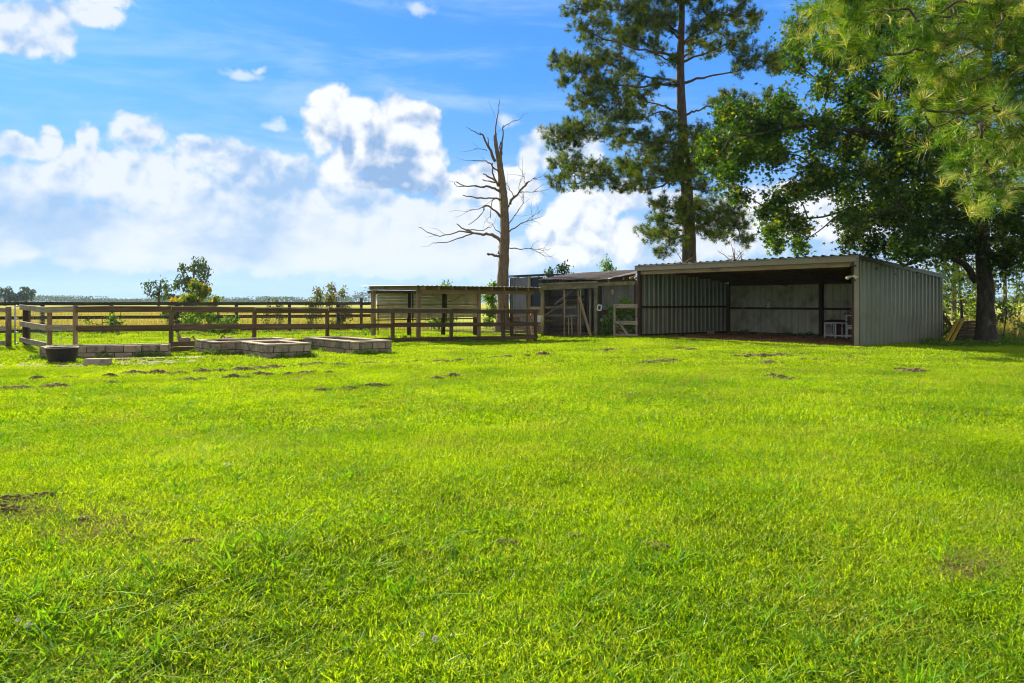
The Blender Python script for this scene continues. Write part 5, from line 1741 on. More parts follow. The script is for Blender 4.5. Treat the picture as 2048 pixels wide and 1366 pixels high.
bush('shrub', 'green shrub inside the pen under the orange tipped bush', 'shrub', 410, 622, 33.4, 100, 0, 'weed', ov, .12, 30, 8, 52, pointed=.1)
bush('shrub', 'vine covered weed clump on the far fence behind the left bed', 'shrub', 205, 628, 33.0, 90, 0, 'weed', ov, .10, 12, 8, 53, pointed=.1)
bush('shrub', 'green shrub with white blossoms behind the pale gate panel', 'shrub', 1250, 600, 33.0, 52, 0, 'weed', ov, .12, 50, 9, 54, pointed=.05)
bush('shrub', 'young leafy stem left of the pale gate panel', 'shrub', 1218, 628, 33.0, 20, 0, 'weed', ov, .15, 34, 5, 55, pointed=.2)
bush('shrub', 'low leafy shrub between the shed back corner and the yellow boards', 'shrub', 1893, 628, 29.5, 34, 0, 'lime_leaf', ov, .12, 20, 7, 56, pointed=.1)
bush('shrub', 'low tangled shrub right of the sweetgum trunk by the steel stake', 'shrub', 2030, 640, 27.6, 60, 0, 'weed', ov, .10, 16, 7, 57, pointed=.1)
bush('shrub', 'dark shrub close behind the sweetgum trunk on its right', 'shrub', 2005, 600, 34, 40, 0, 'cedar_leaf', ov, .14, 20, 8, 58, pointed=.1)
bush('shrub', 'dark shrub far behind the yellow boards', 'shrub', 1935, 612, 45, 60, 0, 'cedar_leaf', ov, .16, 18, 8, 59, pointed=.1)
# blossoms
P_ = np.array([at(rnd.uniform(1232, 1272), 32.6 + rnd.uniform(-.15, .2), None, rnd.uniform(628, 668))[:] for _ in range(60)])
V, Fq = scatter(*ov, P_, basis(rng.normal(size=(60, 3))), .05)
tag(link('blossoms', np_mesh('blossoms', V, Fq), M['petal']), 'white blossoms scattered over the shrub behind the pale gate panel', 'blossoms', kind='stuff')


# distant field trees
def field_tree(lb, px, top, d, wpx, seed, mat='far_leaf', dens=1.3, shape='round', name='field_tree', grp='lone trees in the pasture', size=.7, n=22, bot=None, tr=.3):
    b = at(px, d, -.1); r = random.Random(seed)
    bot = bot or HOR - 4
    bl = []
    for k in range(n):
        a = r.uniform(0, 6.28); q = r.random() ** .5
        cx = px + math.cos(a) * q * wpx * .42; cy = (top + bot) / 2 + 2 + math.sin(a) * q * (bot - top) * .42
        if shape == 'high' and cy > bot - 14 and abs(cx - px) > wpx * .18: continue
        bl.append((cx, cy, wpx * .13, (bot - top) * .11, r.uniform(-1.5, 1.5)))
    H = CH + (HOR - top) * d / F
    leaf_tree(name, lb, 'tree', b, [b, b + UP * H * .4, b + Vector((.3, 0, H * .85))], tr, tr * .3, bl, d, ov, M[mat], M['bark_far'], size, dens * 7, 1.0, seed=seed, sub=6, group=grp, flare=.2, n_side=8, thick=.12)


field_tree('taller of the two lone trees in the pasture behind the orange tipped shrub', 386, 509, 125, 78, 61, shape='high', n=34, dens=1.2, size=.6)
field_tree('shorter wide lone tree left of the taller one in the pasture', 318, 548, 130, 70, 62, shape='high', n=24, dens=1.1, size=.6)
field_tree('small bush like tree under the two lone pasture trees', 345, 582, 135, 50, 63, n=12, dens=1.0, size=.6)
for i, (px, top, w, lb) in enumerate([(10, 572, 44, 'hazy blue green tree at the left edge of the photo on the horizon'), (52, 570, 40, 'hazy round tree on the horizon, right one of the left edge trio'), (32, 584, 40, 'low hazy tree between the two taller ones on the left horizon')]):
    field_tree(lb, px, top, 300, w, 70 + i, mat='line_leaf', dens=.35, size=1.3, n=24, grp='hazy trees on the left horizon', tr=.5)
field_tree('hazy tree on the horizon just outside the left edge', -45, 570, 300, 60, 77, mat='line_leaf', dens=.35, size=1.3, n=24, grp='hazy trees on the left horizon', tr=.5)


def treeline():
    V = []; N_ = []; 
    n = 60000
    x = rng.uniform(-1150, 900, n)
    y = 860 + rng.uniform(-35, 35, n) + 40 * np.sin(x / 170)
    g_ = np.random.default_rng(3)
    cx = np.sort(g_.uniform(-1160, 910, 330)); chh = g_.gamma(6, .85, 330) + 2.6 + 2.2 * np.sin(cx / 90 + 2) + 1.4 * np.sin(cx / 31)
    k = np.clip(np.searchsorted(cx, x), 1, 329)
    k = np.where(np.abs(cx[k] - x) < np.abs(cx[k - 1] - x), k, k - 1)
    top = np.maximum(1.5, chh[k] - ((x - cx[k]) / 5.0) ** 2 * 1.2) * np.clip(.75 + .4 * np.sin(x / 260 + 1.2), .6, 1.1) + 1.5
    z = top * rng.uniform(0, 1, n) ** .7 - .3
    P_ = np.stack([x, y, z], -1)
    V, Fq = scatter(*ov, P_, basis(rng.normal(size=(n, 3)) + [0, -.3, .6]), rng.uniform(1.2, 2.6, n))
    tag(link('treeline', np_mesh('treeline', V, Fq), M['line_leaf']), 'low hazy belt of woods along the whole horizon', 'woods', kind='stuff')


treeline()


# fallen branches on the shed roof
def roof_branches():
    for k, (t, lb) in enumerate([(3.9, 'larger tangle of dead fallen branch on the shed roof'), (7.4, 'small dead twig lying at the left end of the shed roof')]):
        c = sp(.5, t + 1.6 if k == 0 else t, hroof(.5) + .07)
        mb = MB()
        for j in range(9 if k == 0 else 3):
            p = c + E2 * rnd.uniform(-.9, .9) * (1 if k == 0 else .4)
            d = (E2 * rnd.uniform(-1, 1) + UP * rnd.uniform(.0, .6) + E1 * rnd.uniform(-.3, .3)).normalized()
            L_ = rnd.uniform(.4, 1.0) * (1 if k == 0 else .6)
            mb.tube([p, p + d * L_ * .5 + UP * .05, p + d * L_ + UP * rnd.uniform(-.05, .1)], [.022, .015, .006], 4)
            for q in range(3):
                a = p + d * L_ * rnd.uniform(.3, .9); e = a + Vector((rnd.uniform(-1, 1), rnd.uniform(-1, 1), rnd.uniform(.1, 1))) * .18
                mb.tube([a, e], [.008, .004], 3)
        tag(mb.build('fallen_branch', M['bark_dead'], origin=c), lb, 'branch', 'fallen branches on the shed roof')


roof_branches()


# wood stacked between the shed and the sweetgum
def right_side():
    for k, (a, b, lb) in enumerate([((1890, 686), (1916, 640), 'yellow painted board leaning, left one of the pair beside the sweetgum'), ((1902, 684), (1927, 637), 'yellow painted board leaning, right one of the pair beside the sweetgum')]):
        p = at(a[0], 25.9, None, a[1]); q = at(b[0], 26.5, None, b[1])
        tag(board('yellow_board', p, q, .13, .045, M['board_yellow'], None, up=(.3, -1, .2)), lb, 'board', 'yellow boards leaning by the sweetgum')
    pal = at(1925, 27.2, 0); pal.z = float(gz(pal.x, pal.y))
    pr = empty('wood_pallet', pal, 'dark weathered pallet stack leaning behind the yellow boards', 'pallet')
    for k in range(7):
        z = .08 + k * .105
        board('slat', pal + Vector((-.42 + k * .03, -.1, z)), pal + Vector((.45 + k * .02, .05, z + .03)), .075, .4, M['board_dark'], pr, .004)
    for x in (-.3, .0, .32):
        board('stringer', pal + Vector((x, -.12, .05)), pal + Vector((x + .15, -.12, .78)), .08, .04, M['board_dark'], pr)
    g = at(1888, 28.4, 0)
    gg = empty('broken_gate', g, 'dark crossed boards against the back corner of the metal shed', 'gate')
    board('brace', at(1883, 28.6, None, 627), at(1902, 28.3, None, 653), .12, .04, M['board_dark'], gg, up=(.5, 0, 1))
    board('rail', at(1876, 28.6, None, 624), at(1892, 28.6, None, 624), .08, .04, M['board_dark'], gg)
    board('rail', at(1876, 28.6, None, 676), at(1912, 28.4, None, 650), .10, .04, M['board_dark'], gg)
    board('stile', at(1884, 28.6, -.05), at(1884, 28.6, 1.1), .09, .05, M['board_dark'], gg, up=(1, 0, 0))
    for k, (x0, x1, py, lb) in enumerate([(1822, 1853, 689, 'long grey board lying along the foot of the shed right wall'), (1866, 1886, 692.5, 'short pale board lying in the weeds near the yellow boards')]):
        d = CH * F / (py - HOR)
        tag(board('ground_board', at(x0, d, .04), at(x1, d, .05), .03, .14, M['board_pale'], None), lb, 'board')
    # steel stake and wire fence
    f = empty('wire_fence', at(2006, 26.8, 0), 'leaning steel stake and sagging wire fence right of the sweetgum', 'fence')
    mb = MB(); mb.tube([at(2004, 26.8, -.1), at(2015, 26.9, 1.30)], [.02, .02], 5); mb.build('stake', M['bark_far'], f)
    mb = MB(); mb.tube([at(2014.2, 26.9, 1.16), at(2015.4, 26.9, 1.32)], [.024, .024], 5); mb.build('stake_tip', M['white'], f)
    wiregrid(at(2010, 27, 0), at(2400, 28, 0), 0, 1.15, 0, 1.15, f, M['wire'], .15, 8, r=.0022, wob=.02)
    wiregrid(at(1885, 29, 0), at(2010, 27, 0), 0, 1.15, 0, 1.15, f, M['wire'], .15, 8, r=.0022, wob=.02)
    for px, d in ((2230, 27.6), (2400, 28)):
        mb = MB(); mb.tube([at(px, d, -.1), at(px, d, 1.35)], [.02, .02], 5); mb.build('stake', M['bark_far'], f)


right_side()


# ------------------------------------------------------------------ hens
def bird(name, c, s, label, face, tailup=.5, headup=True, mats=('feather_grey', 'feather_tan')):
    """c: ground point under the body, face: +1 faces left"""
    t = empty(name, c, label, 'chicken', 'chickens in the pen')
    def W(x, y, z): return c + Vector((-x * face * s, y * s, z * s))
    # one continuous body, neck and head
    ring = [(-.26, .30, .03, .03), (-.20, .30, .10, .09), (-.10, .28, .13, .125), (.02, .26, .135, .14), (.12, .28, .12, .13), (.18, .34, .085, .09), (.205, .42, .06, .062), (.215, .50, .045, .045), (.23, .56, .042, .044), (.26, .575, .030, .03), (.28, .572, .012, .012)]
    if not headup:
        ring = [(-.26, .32, .03, .03), (-.20, .32, .10, .09), (-.10, .30, .13, .125), (.02, .27, .135, .14), (.12, .24, .11, .12), (.19, .20, .08, .08), (.25, .13, .055, .055), (.30, .07, .043, .043), (.33, .04, .03, .03), (.345, .03, .012, .012)]
    n = 12; V = []
    for i, (x, z, ry, rz) in enumerate(ring):
        a_, b_ = ring[max(0, i - 1)], ring[min(len(ring) - 1, i + 1)]
        dx, dz = b_[0] - a_[0], b_[1] - a_[1]; L_ = math.hypot(dx, dz); dx /= L_; dz /= L_
        for k in range(n):
            a = 2 * math.pi * k / n
            V.append(W(x - dz * rz * math.sin(a), ry * math.cos(a), z + dx * rz * math.sin(a))[:])
    Fq = [(i * n + k, i * n + (k + 1) % n, (i + 1) * n + (k + 1) % n, (i + 1) * n + k) for i in range(len(ring) - 1) for k in range(n)]
    link('body', np_mesh('body', V, Fq, True), M[mats[0]], t)
    hx, hz = ring[-3][0], ring[-3][1]
    mb = MB()
    for j in range(5):
        mb.add([W(hx - .035 + j * .016, -.004, hz + .03), W(hx - .02 + j * .016, -.004, hz + .03), W(hx - .035 + j * .016, 0, hz + .085 - abs(j - 1.5) * .012), W(hx - .035 + j * .016, .006, hz + .03), W(hx - .02 + j * .016, .006, hz + .03)], [(0, 1, 2), (3, 2, 4), (0, 2, 3), (1, 4, 2)])
    mb.add([W(hx + .01, -.02, hz - .02), W(hx + .03, .0, hz - .01), W(hx + .018, 0, hz - .075), W(hx + .01, .02, hz - .02)], [(0, 1, 2), (1, 3, 2), (0, 2, 3)])
    mb.add([W(hx - .02, -.042, hz + .02), W(hx + .02, -.036, hz + .02), W(hx + .0, -.045, hz - .03)], [(0, 1, 2)])
    mb.build('comb', M['comb'], t)
    mb = MB(); e = W(hx + .05, 0, hz - .005); mb.tube([e, W(hx + .095, 0, hz - .02)], [.013 * s, .002], 5); mb.build('beak', M['beak'], t)
    # neck hackle and tail plumes
    mb = MB()
    if headup:
        for k in range(14):
            a = 2 * math.pi * k / 14
            mb.add([W(.215 + .045 * math.cos(a), .048 * math.sin(a), .50), W(.215 + .045 * math.cos(a + .4), .048 * math.sin(a + .4), .50), W(.16 + .10 * math.cos(a + .2), .10 * math.sin(a + .2), .33)], [(0, 1, 2)])
        mb.build('hackle', M[mats[1]], t)
    mb = MB()
    for k in range(9):
        y = (k - 4) * .012
        pts = [W(-.20, y * .5, .34), W(-.28 - .01 * k, y, .34 + .14 * tailup + .01 * k), W(-.36 - .006 * k, y * 1.5, .36 + .17 * tailup - .012 * k), W(-.42, y * 2, .33 + .05 * tailup - .02 * k)]
        mb.tube(pts, [.02 * s, .022 * s, .018 * s, .004], 4)
    mb.build('tail', M[mats[1]], t)
    for sy in (-.05, .05):
        mb = MB(); mb.tube([W(-.0, sy, .16), W(.0, sy, .08), W(.005, sy, 0)], [.016 * s, .010 * s, .010 * s], 6)
        for a in (-.5, 0, .5, 3.1): mb.tube([W(.0, sy, .008), W(.055 * math.cos(a), sy + .055 * math.sin(a), .004)], [.008 * s, .004 * s], 4)
        mb.build('leg', M['beak'], t)
    for sy in (-1, 1):
        V = []
        for (x, z, w) in ((.10, .32, .02), (.06, .30, .05), (-.04, .29, .06), (-.14, .30, .045), (-.22, .31, .01)):
            V += [W(x, sy * .128, z + w)[:], W(x, sy * .142, z)[:], W(x, sy * .128, z - w)[:]]
        Fq = [(i * 3 + j, i * 3 + j + 1, i * 3 + j + 4, i * 3 + j + 3) for i in range(4) for j in range(2)]
        link('wing', np_mesh('wing', V, Fq, True), M[mats[1]], t)


c = at(368, 24.6, 0); c.z = float(gz(c.x, c.y)) - .0
bird('rooster', c, .80, 'rooster with red comb and grey barred body standing left of the second block bed', 1, .3)
c = at(461, 25.2, 0); c.z = float(gz(c.x, c.y))
bird('hen', c, .76, 'tan hen mostly hidden behind the second block bed, only its arched tail showing', -1, .5, headup=False, mats=('feather_tan', 'feather_tan'))


# ------------------------------------------------------------------ dug soil lines and clippings on the lawn
mounds = [(75, 757, 12, 5), (137, 757, 12, 3), (221, 752, 14, 7), (270, 747, 24, 6), (316, 745, 17, 9), (361, 746, 14, 4), (403, 742, 18, 6), (440, 741, 14, 5), (487, 739, 22, 6), (520, 737, 16, 4), (548, 735, 20, 5),
          (467, 752, 12, 7), (490, 754, 10, 3), (518, 747, 11, 6), (537, 749, 12, 4), (578, 747, 8, 6), (608, 746, 14, 4), (628, 745, 6, 3), (657, 745, 7, 4), (610, 732, 16, 3), (635, 729, 16, 5), (672, 730, 18, 5), (700, 730, 10, 3),
          (738, 728, 18, 5), (766, 728, 8, 3), (785, 728, 10, 4), (815, 727, 6, 3), (835, 724, 8, 3), (880, 724, 14, 3), (920, 722, 10, 4), (955, 721, 6, 3), (990, 717, 12, 4), (1015, 715, 12, 4), (1055, 713, 8, 4), (1087, 709, 14, 6),
          (907, 750, 13, 6), (874, 755, 9, 4), (1218, 701, 14, 4), (380, 759, 9, 4), (403, 758, 6, 3), (40, 776, 18, 4), (110, 774, 20, 6), (10, 777, 14, 5), (225, 768, 6, 3), (700, 773, 8, 4), (740, 769, 9, 3), (755, 768, 12, 4), (645, 777, 8, 3),
          (1320, 725, 20, 4), (1345, 723, 12, 4), (1500, 714, 16, 4), (1525, 713, 18, 5), (1560, 712, 20, 4), (1600, 711, 10, 3), (1360, 699, 12, 3), (1385, 700, 8, 3), (1606, 721, 8, 4), (1635, 722, 12, 4), (1540, 727, 14, 4), (1560, 758, 14, 6), (1580, 762, 10, 4),
          (1545, 754, 10, 4), (1300, 728, 12, 3), (1270, 702, 6, 3), (1700, 716, 10, 3), (1830, 743, 18, 4), (1800, 740, 10, 3),
          (20, 1035, 40, 10), (85, 1027, 24, 8), (10, 1060, 30, 14), (165, 1078, 20, 8), (380, 1122, 16, 5), (1013, 1096, 20, 8), (1320, 1108, 18, 5), (895, 1116, 12, 4), (850, 1124, 10, 4), (1310, 1102, 10, 4), (1150, 1084, 12, 4)]
pts = []; sz = []
holes = []
for (px, py, rx, ry) in mounds:
    c = gp(px, py + ry * .5)
    k = c.y / F
    wx, h = rx * k, ry * k * 1.08
    holes.append((c.x, c.y, wx))
    n = int(40 + 2600 * wx * wx)
    n = min(n, 400)
    for _ in range(n):
        a = rng.uniform(0, 2 * np.pi); q = rng.random() ** .6 * (1.0 if rng.random() < .8 else 1.9)
        x = c.x + math.cos(a) * q * wx * 1.25; y = c.y + math.sin(a) * q * wx * .7
        hh = h * max(0, 1 - q ** 1.5) * rng.uniform(.3, 1)
        pts.append((x, y, float(gz(x, y)) + hh * .9 + .045)); sz.append(rng.uniform(.008, .024) * (1 + .4 * (wx > .15)) * (1.2 if c.y > 10 else .55))
tag(clods('mole_diggings', pts, sz, M['crumb'], flat=.75), 'crumbly dark soil pushed up in lines and small mounds across the lawn', 'soil', kind='stuff')

clip = [(1440, 742, 70, 24), (1410, 755, 40, 14), (1430, 790, 50, 14), (1640, 832, 50, 14), (1620, 862, 50, 14), (1660, 812, 24, 6), (200, 1085, 120, 50), (60, 1060, 90, 40), (240, 858, 40, 8), (1250, 795, 60, 20), (1950, 1130, 90, 40), (1130, 765, 30, 6), (620, 690, 60, 10), (500, 722, 60, 6), (820, 715, 30, 4), (1180, 695, 40, 6), (735, 711, 34, 4), (640, 713, 40, 4), (490, 722, 60, 5), (850, 690, 40, 4), (1090, 690, 30, 4)]


def strands(name, n, spots, mat, label, Lr=(.04, .12), w=.004, h=.05):
    V = []
    for (px, py, rx, ry) in spots:
        m = int(n * rx * ry / 1000)
        x = rng.normal(0, .45, m) * rx + px; y = rng.normal(0, .45, m) * ry + py
        y = np.maximum(y, 670)
        d = CH * F / (y - HOR); X = (x - 1024) * d / F
        Z = gz(X, d) + rng.uniform(.015, h, m)
        P_ = np.stack([X, d, Z], -1)
        a = rng.uniform(0, np.pi * 2, m); L_ = rng.uniform(*Lr, m)
        dr = np.stack([np.cos(a), np.sin(a), rng.normal(0, .25, m)], -1)
        sd = np.stack([-np.sin(a), np.cos(a), rng.normal(0, .6, m)], -1) * (w * np.maximum(1, d / 8))[:, None]
        V.append(np.stack([P_ - dr * L_[:, None] / 2, P_ + sd, P_ + dr * L_[:, None] / 2], 1).reshape(-1, 3))
    V = np.concatenate(V)
    tag(link(name, np_mesh(name, V, np.arange(len(V)).reshape(-1, 3)), mat), label, 'clippings', kind='stuff')


strands('grass_clippings', 800, clip, M['thatch'], 'dry tan grass clippings lying in thin patches on the lawn')


# ------------------------------------------------------------------ grass
def blades(n, R, h, w, spread=.5, seg=2, curl=.5, rg=rng, square=False, tilt=.35, clump=0):
    """n blades inside radius R: (V, tris)"""
    a = rg.uniform(0, 2 * np.pi, n); q = R * np.sqrt(rg.random(n))
    x, y = np.cos(a) * q, np.sin(a) * q
    if clump:
        cx = rg.uniform(-R, R, (clump, 2)); idx = rg.integers(0, clump, n)
        g_ = rg.normal(0, .035, (n, 2)); m = rg.random(n) < .6
        x = np.where(m, cx[idx, 0] + g_[:, 0], x); y = np.where(m, cx[idx, 1] + g_[:, 1], y)
    H = h * rg.uniform(.45, 1.25, n); Wd = w * rg.uniform(.6, 1.3, n)
    b = rg.uniform(0, 2 * np.pi, n); ln = np.abs(rg.normal(0, tilt, n)) + .12
    dx, dy = np.cos(b), np.sin(b)
    c = rg.uniform(0, 2 * np.pi, n)
    sx, sy = np.cos(c) * Wd / 2, np.sin(c) * Wd / 2
    def pt(t, k):
        bend = (ln * t + curl * t * t * ln) * H
        zz = H * t * (1 - .25 * curl * t * ln)
        return np.stack([x + dx * bend + sx * k, y + dy * bend + sy * k, zz], -1)
    V = np.stack([pt(0, -.8), pt(0, .8), pt(.55, -1), pt(.55, 1), pt(1, 0)], 1).reshape(-1, 3)
    Fq = np.array([(0, 1, 3), (0, 3, 2), (2, 3, 4)])
    Fq = (Fq[None] + (np.arange(n) * 5)[:, None, None]).reshape(-1, 3)
    return V, Fq


def tile_collection(name, variants):
    c = bpy.data.collections.new(name)
    for i, (V, Fq, mat) in enumerate(variants):
        me = np_mesh(name, V, Fq); me.materials.append(mat)
        o = bpy.data.objects.new(name + '_tile', me)
        c.objects.link(o)
    return c


def instancer(name, P_, rotz, scale, coll, label, cat, nrm=None):
    me = bpy.data.meshes.new(name)
    me.vertices.add(len(P_)); me.vertices.foreach_set('co', np.asarray(P_, dtype=np.float32).ravel())
    rot = np.zeros((len(P_), 3), dtype=np.float32); rot[:, 2] = rotz
    if nrm is not None: rot[:, :2] = nrm
    a = me.attributes.new('rot', 'FLOAT_VECTOR', 'POINT'); a.data.foreach_set('vector', rot.ravel())
    s_ = np.asarray(scale, dtype=np.float32)
    if s_.ndim == 1: s_ = np.stack([np.ones_like(s_), np.ones_like(s_), s_], -1)
    a = me.attributes.new('scl', 'FLOAT_VECTOR', 'POINT'); a.data.foreach_set('vector', s_.ravel())
    me.update()
    o = bpy.data.objects.new(name, me); COL.objects.link(o)
    ng = bpy.data.node_groups.new(name, 'GeometryNodeTree')
    ng.interface.new_socket('Geometry', in_out='INPUT', socket_type='NodeSocketGeometry')
    ng.interface.new_socket('Geometry', in_out='OUTPUT', socket_type='NodeSocketGeometry')
    N, L = ng.nodes, ng.links
    gi = N.new('NodeGroupInput'); go = N.new('NodeGroupOutput')
    ci = N.new('GeometryNodeCollectionInfo'); ci.inputs['Collection'].default_value = coll
    ci.inputs['Separate Children'].default_value = True; ci.inputs['Reset Children'].default_value = True
    ip = N.new('GeometryNodeInstanceOnPoints'); ip.inputs['Pick Instance'].default_value = True
    def at_(n_):
        q = N.new('GeometryNodeInputNamedAttribute'); q.data_type = 'FLOAT_VECTOR'; q.inputs['Name'].default_value = n_; return q.outputs[0]
    rv = N.new('FunctionNodeRandomValue'); rv.data_type = 'INT'
    rv.inputs[4].default_value = 0; rv.inputs[5].default_value = len(coll.objects) - 1
    L.new(gi.outputs[0], ip.inputs['Points']); L.new(ci.outputs[0], ip.inputs['Instance'])
    L.new(rv.outputs[2], ip.inputs['Instance Index'])
    L.new(at_('rot'), ip.inputs['Rotation']); L.new(at_('scl'), ip.inputs['Scale'])
    L.new(ip.outputs[0], go.inputs[0])
    md = o.modifiers.new('grass', 'NODES'); md.node_group = ng
    tag(o, label, cat, kind='stuff')
    return o


def vnoise(x, y, k, seed):
    r = np.random.default_rng(seed)
    o = np.zeros_like(x)
    for i in range(6):
        a = r.uniform(0, 2 * np.pi); f_ = k * r.uniform(.5, 1.8)
        o += np.sin(x * np.cos(a) * f_ + y * np.sin(a) * f_ + r.uniform(0, 6.28)) / 6
    return o


def inside_rects(x, y):
    m = np.zeros(len(x), bool)
    def rect(o, d1, d2, a0, a1, b0, b1):
        dx, dy = x - o.x, y - o.y
        a = dx * d1.x + dy * d1.y; b = dx * d2.x + dy * d2.y
        return (a > a0) & (a < a1) & (b > b0) & (b < b1)
    m |= rect(SO, E1, E2, -.05, SL + .1, .05, SW - .05)
    for (c, d1, d2, L1, L2) in BEDS: m |= rect(c, d1, d2, -.02, L1 + .02, -.02, L2 + .02)
    return m


def slope(x, y):
    e = .15
    gx = (gz(x + e, y) - gz(x - e, y)) / (2 * e); gy = (gz(x, y + e) - gz(x, y - e)) / (2 * e)
    return np.stack([np.arctan(gy), -np.arctan(gx)], -1)


def field_pts(y0, y1, st, fun, jitter=.5, thin=None):
    ys = np.arange(y0, y1, st)
    X = []; Y = []
    for y in ys:
        half = fun(y)
        x = np.arange(half[0], half[1], st)
        X.append(x); Y.append(np.full(len(x), y))
    x = np.concatenate(X); y = np.concatenate(Y)
    x = x + rng.uniform(-jitter, jitter, len(x)) * st; y = y + rng.uniform(-jitter, jitter, len(y)) * st
    m = ~inside_rects(x, y)
    if thin is not None: m &= thin(x, y)
    return x[m], y[m]


def lay(name, x, y, coll, label, cat, h, hv=.35, seed=5, sink=.0):
    P_ = np.stack([x, y, gz(x, y) - sink], -1)
    s_ = h * (1 + hv * vnoise(x, y, 1.2, seed) + hv * .7 * vnoise(x, y, .35, seed + 1) + rng.uniform(-.1, .1, len(x)))
    instancer(name, P_, rng.uniform(0, 6.28, len(x)), s_, coll, label, cat, None)
    return len(x)


def dirtmask(x, y):
    # worn patch by the beds, sparse under the sweetgum, gaps on the diggings
    px = 1024 + x * F / y; py = HOR + CH * F / y
    worn = (px < 430) & (py > 714) & (py < 737 - .0 * px) & (y > 15)
    k = np.where(worn, .30 + .3 * (vnoise(x, y, 2.5, 77) > .1), 1.0)
    for (cx, cy, w) in holes:
        dd = ((x - cx) ** 2 + ((y - cy)) ** 2) < (w * .38 + .04) ** 2
        k = np.where(dd, .0, k)
    k = np.where((x > 13.2) & (y > 24.2) & (y < 30), .35, k)
    return rng.random(len(x)) < k


g1 = np.random.default_rng(101)
cA_ = tile_collection('fine_grass', [blades(470, .30, .066, .0068, clump=11, rg=g1, tilt=.65) + (M['grass'],) for _ in range(6)])
cB_ = tile_collection('mid_grass', [blades(420, .42, .066, .0125, clump=10, rg=g1, tilt=.55) + (M['grass'],) for _ in range(5)])
cC_ = tile_collection('far_grass', [blades(420, .62, .070, .022, clump=6, rg=g1, tilt=.4) + (M['grass'],) for _ in range(4)])
cK_ = tile_collection('coarse_grass', [blades(26, .07, .125, .0095, rg=g1, tilt=.75, curl=.9) + (M['grass_coarse'],) for _ in range(6)])
cP_ = tile_collection('pasture_grass', [blades(260, .9, .50, .03, rg=g1, tilt=.25) + (M['pasture'],) for _ in range(4)])
cW_ = tile_collection('weed', [])
for i in range(4):
    n = 110
    a = g1.uniform(0, 6.28, n); q = .22 * np.sqrt(g1.random(n))
    P_ = np.stack([np.cos(a) * q, np.sin(a) * q, g1.uniform(.02, .22, n) * (1 - q * 2)], -1)
    V, Fq = scatter(*ov, P_, basis(g1.normal(size=(n, 3)) * .5 + [0, 0, .7]), .07)
    me = np_mesh('weed', V, Fq); me.materials.append(M['weed']); cW_.objects.link(bpy.data.objects.new('weed_tile', me))

fan = lambda y: (-.72 * y - 1.6, .72 * y + 1.6)
tot = 0
x, y = field_pts(1.2, 8.5, .20, fan, thin=dirtmask)
tot += lay('lawn_grass', x, y, cA_, 'short bright green lawn grass in the foreground', 'grass', 1.0, .45)
x, y = field_pts(8.5, 17, .34, fan, thin=dirtmask)
tot += lay('lawn_grass', x, y, cB_, 'short bright green lawn grass in the middle distance', 'grass', 1.0, .40)
x, y = field_pts(17, 36, .50, fan, thin=dirtmask)
tot += lay('lawn_grass', x, y, cC_, 'short bright green grass around beds, fences and sheds', 'grass', 1.05, .35)
# rank patches in the pen
x, y = field_pts(24, 36, .6, lambda y: (-.75 * y, -.08 * y), thin=lambda x, y: (vnoise(x, y, .9, 8) > -.05) & (x < -4.5 + .3 * 0) & (rng.random(len(x)) < .8))
tot += lay('pen_grass', x, y, cC_, 'longer grass growing in patches inside the fenced pen', 'grass', 1.7, .6)
# coarse tufts
def coarse_thin(x, y):
    v = vnoise(x, y, .9, 21) + .6 * vnoise(x, y, 2.6, 22)
    boost = .5 * np.exp(-((x - .5) / 2.4) ** 2 - ((y - 6.0) / 1.6) ** 2) + .4 * np.exp(-((x - 5.5) / 1.5) ** 2 - ((y - 10.5) / 1.4) ** 2) + .4 * np.exp(-((x - 1) / 3) ** 2 - ((y - 3.4) / .8) ** 2)
    return rng.random(len(x)) < np.clip(.16 + .55 * (v > .08) + boost, 0, 1)
x, y = field_pts(1.4, 14, .17, fan, thin=coarse_thin)
P_ = np.stack([x, y, gz(x, y)], -1)
s_ = rng.uniform(.55, 1.15, len(x))
instancer('coarse_grass', P_, rng.uniform(0, 6.28, len(x)), np.stack([s_, s_, s_ * rng.uniform(.6, 1.05, len(x))], -1), cK_, 'broad bladed coarse grass tufts standing in the lawn', 'grass')
# pasture
x, y = field_pts(38.5, 105, 1.15, lambda y: (-.75 * y - 4, -.13 * y))
x2, y2 = field_pts(30, 60, 1.15, lambda y: (.60 * y + 1, .78 * y + 4))
x = np.concatenate([x, x2]); y = np.concatenate([y, y2])
tot += lay('pasture_grass', x, y, cP_, 'tall yellow green and tan seeding grass in the pasture beyond the fences', 'grass', .9, .5)
print('tiles', tot, len(s_))
# weeds and ground ivy
X = []; Y = []
def sprinkle(n, fn):
    for _ in range(n):
        p = fn(); X.append(p[0]); Y.append(p[1])
sprinkle(230, lambda: (lambda d: ((rnd.uniform(1855, 2120) - 1024) * d / F, d))(rnd.uniform(24.2, 27.4)))
sprinkle(50, lambda: (lambda t: ((-11.77 + .786 * t + rnd.uniform(-.2, .3)), 20.7 + .618 * t + rnd.uniform(-.25, .25)))(rnd.uniform(0, 11)))
sprinkle(150, lambda: (lambda px, d: ((px - 1024) * d / F, d))(rnd.uniform(-60, 740), rnd.uniform(31.0, 37)))
for (c, d1, d2, L1, L2) in BEDS:
    sprinkle(9, lambda: (c + d1 * rnd.uniform(0, L1) - d2 * rnd.uniform(.02, .16))[:2])
    sprinkle(4, lambda: (c - d1 * rnd.uniform(.02, .14) + d2 * rnd.uniform(0, L2))[:2])
sprinkle(22, lambda: (lambda t: ((7.2 * 0 - 2.8 + .786 * t + .1), 28.0 + .618 * t - .5 + rnd.uniform(-.2, .2)))(rnd.uniform(0, 5)))
sprinkle(10, lambda: (sp(SL - rnd.uniform(.1, .4), rnd.uniform(4.8, 9), 0))[:2])
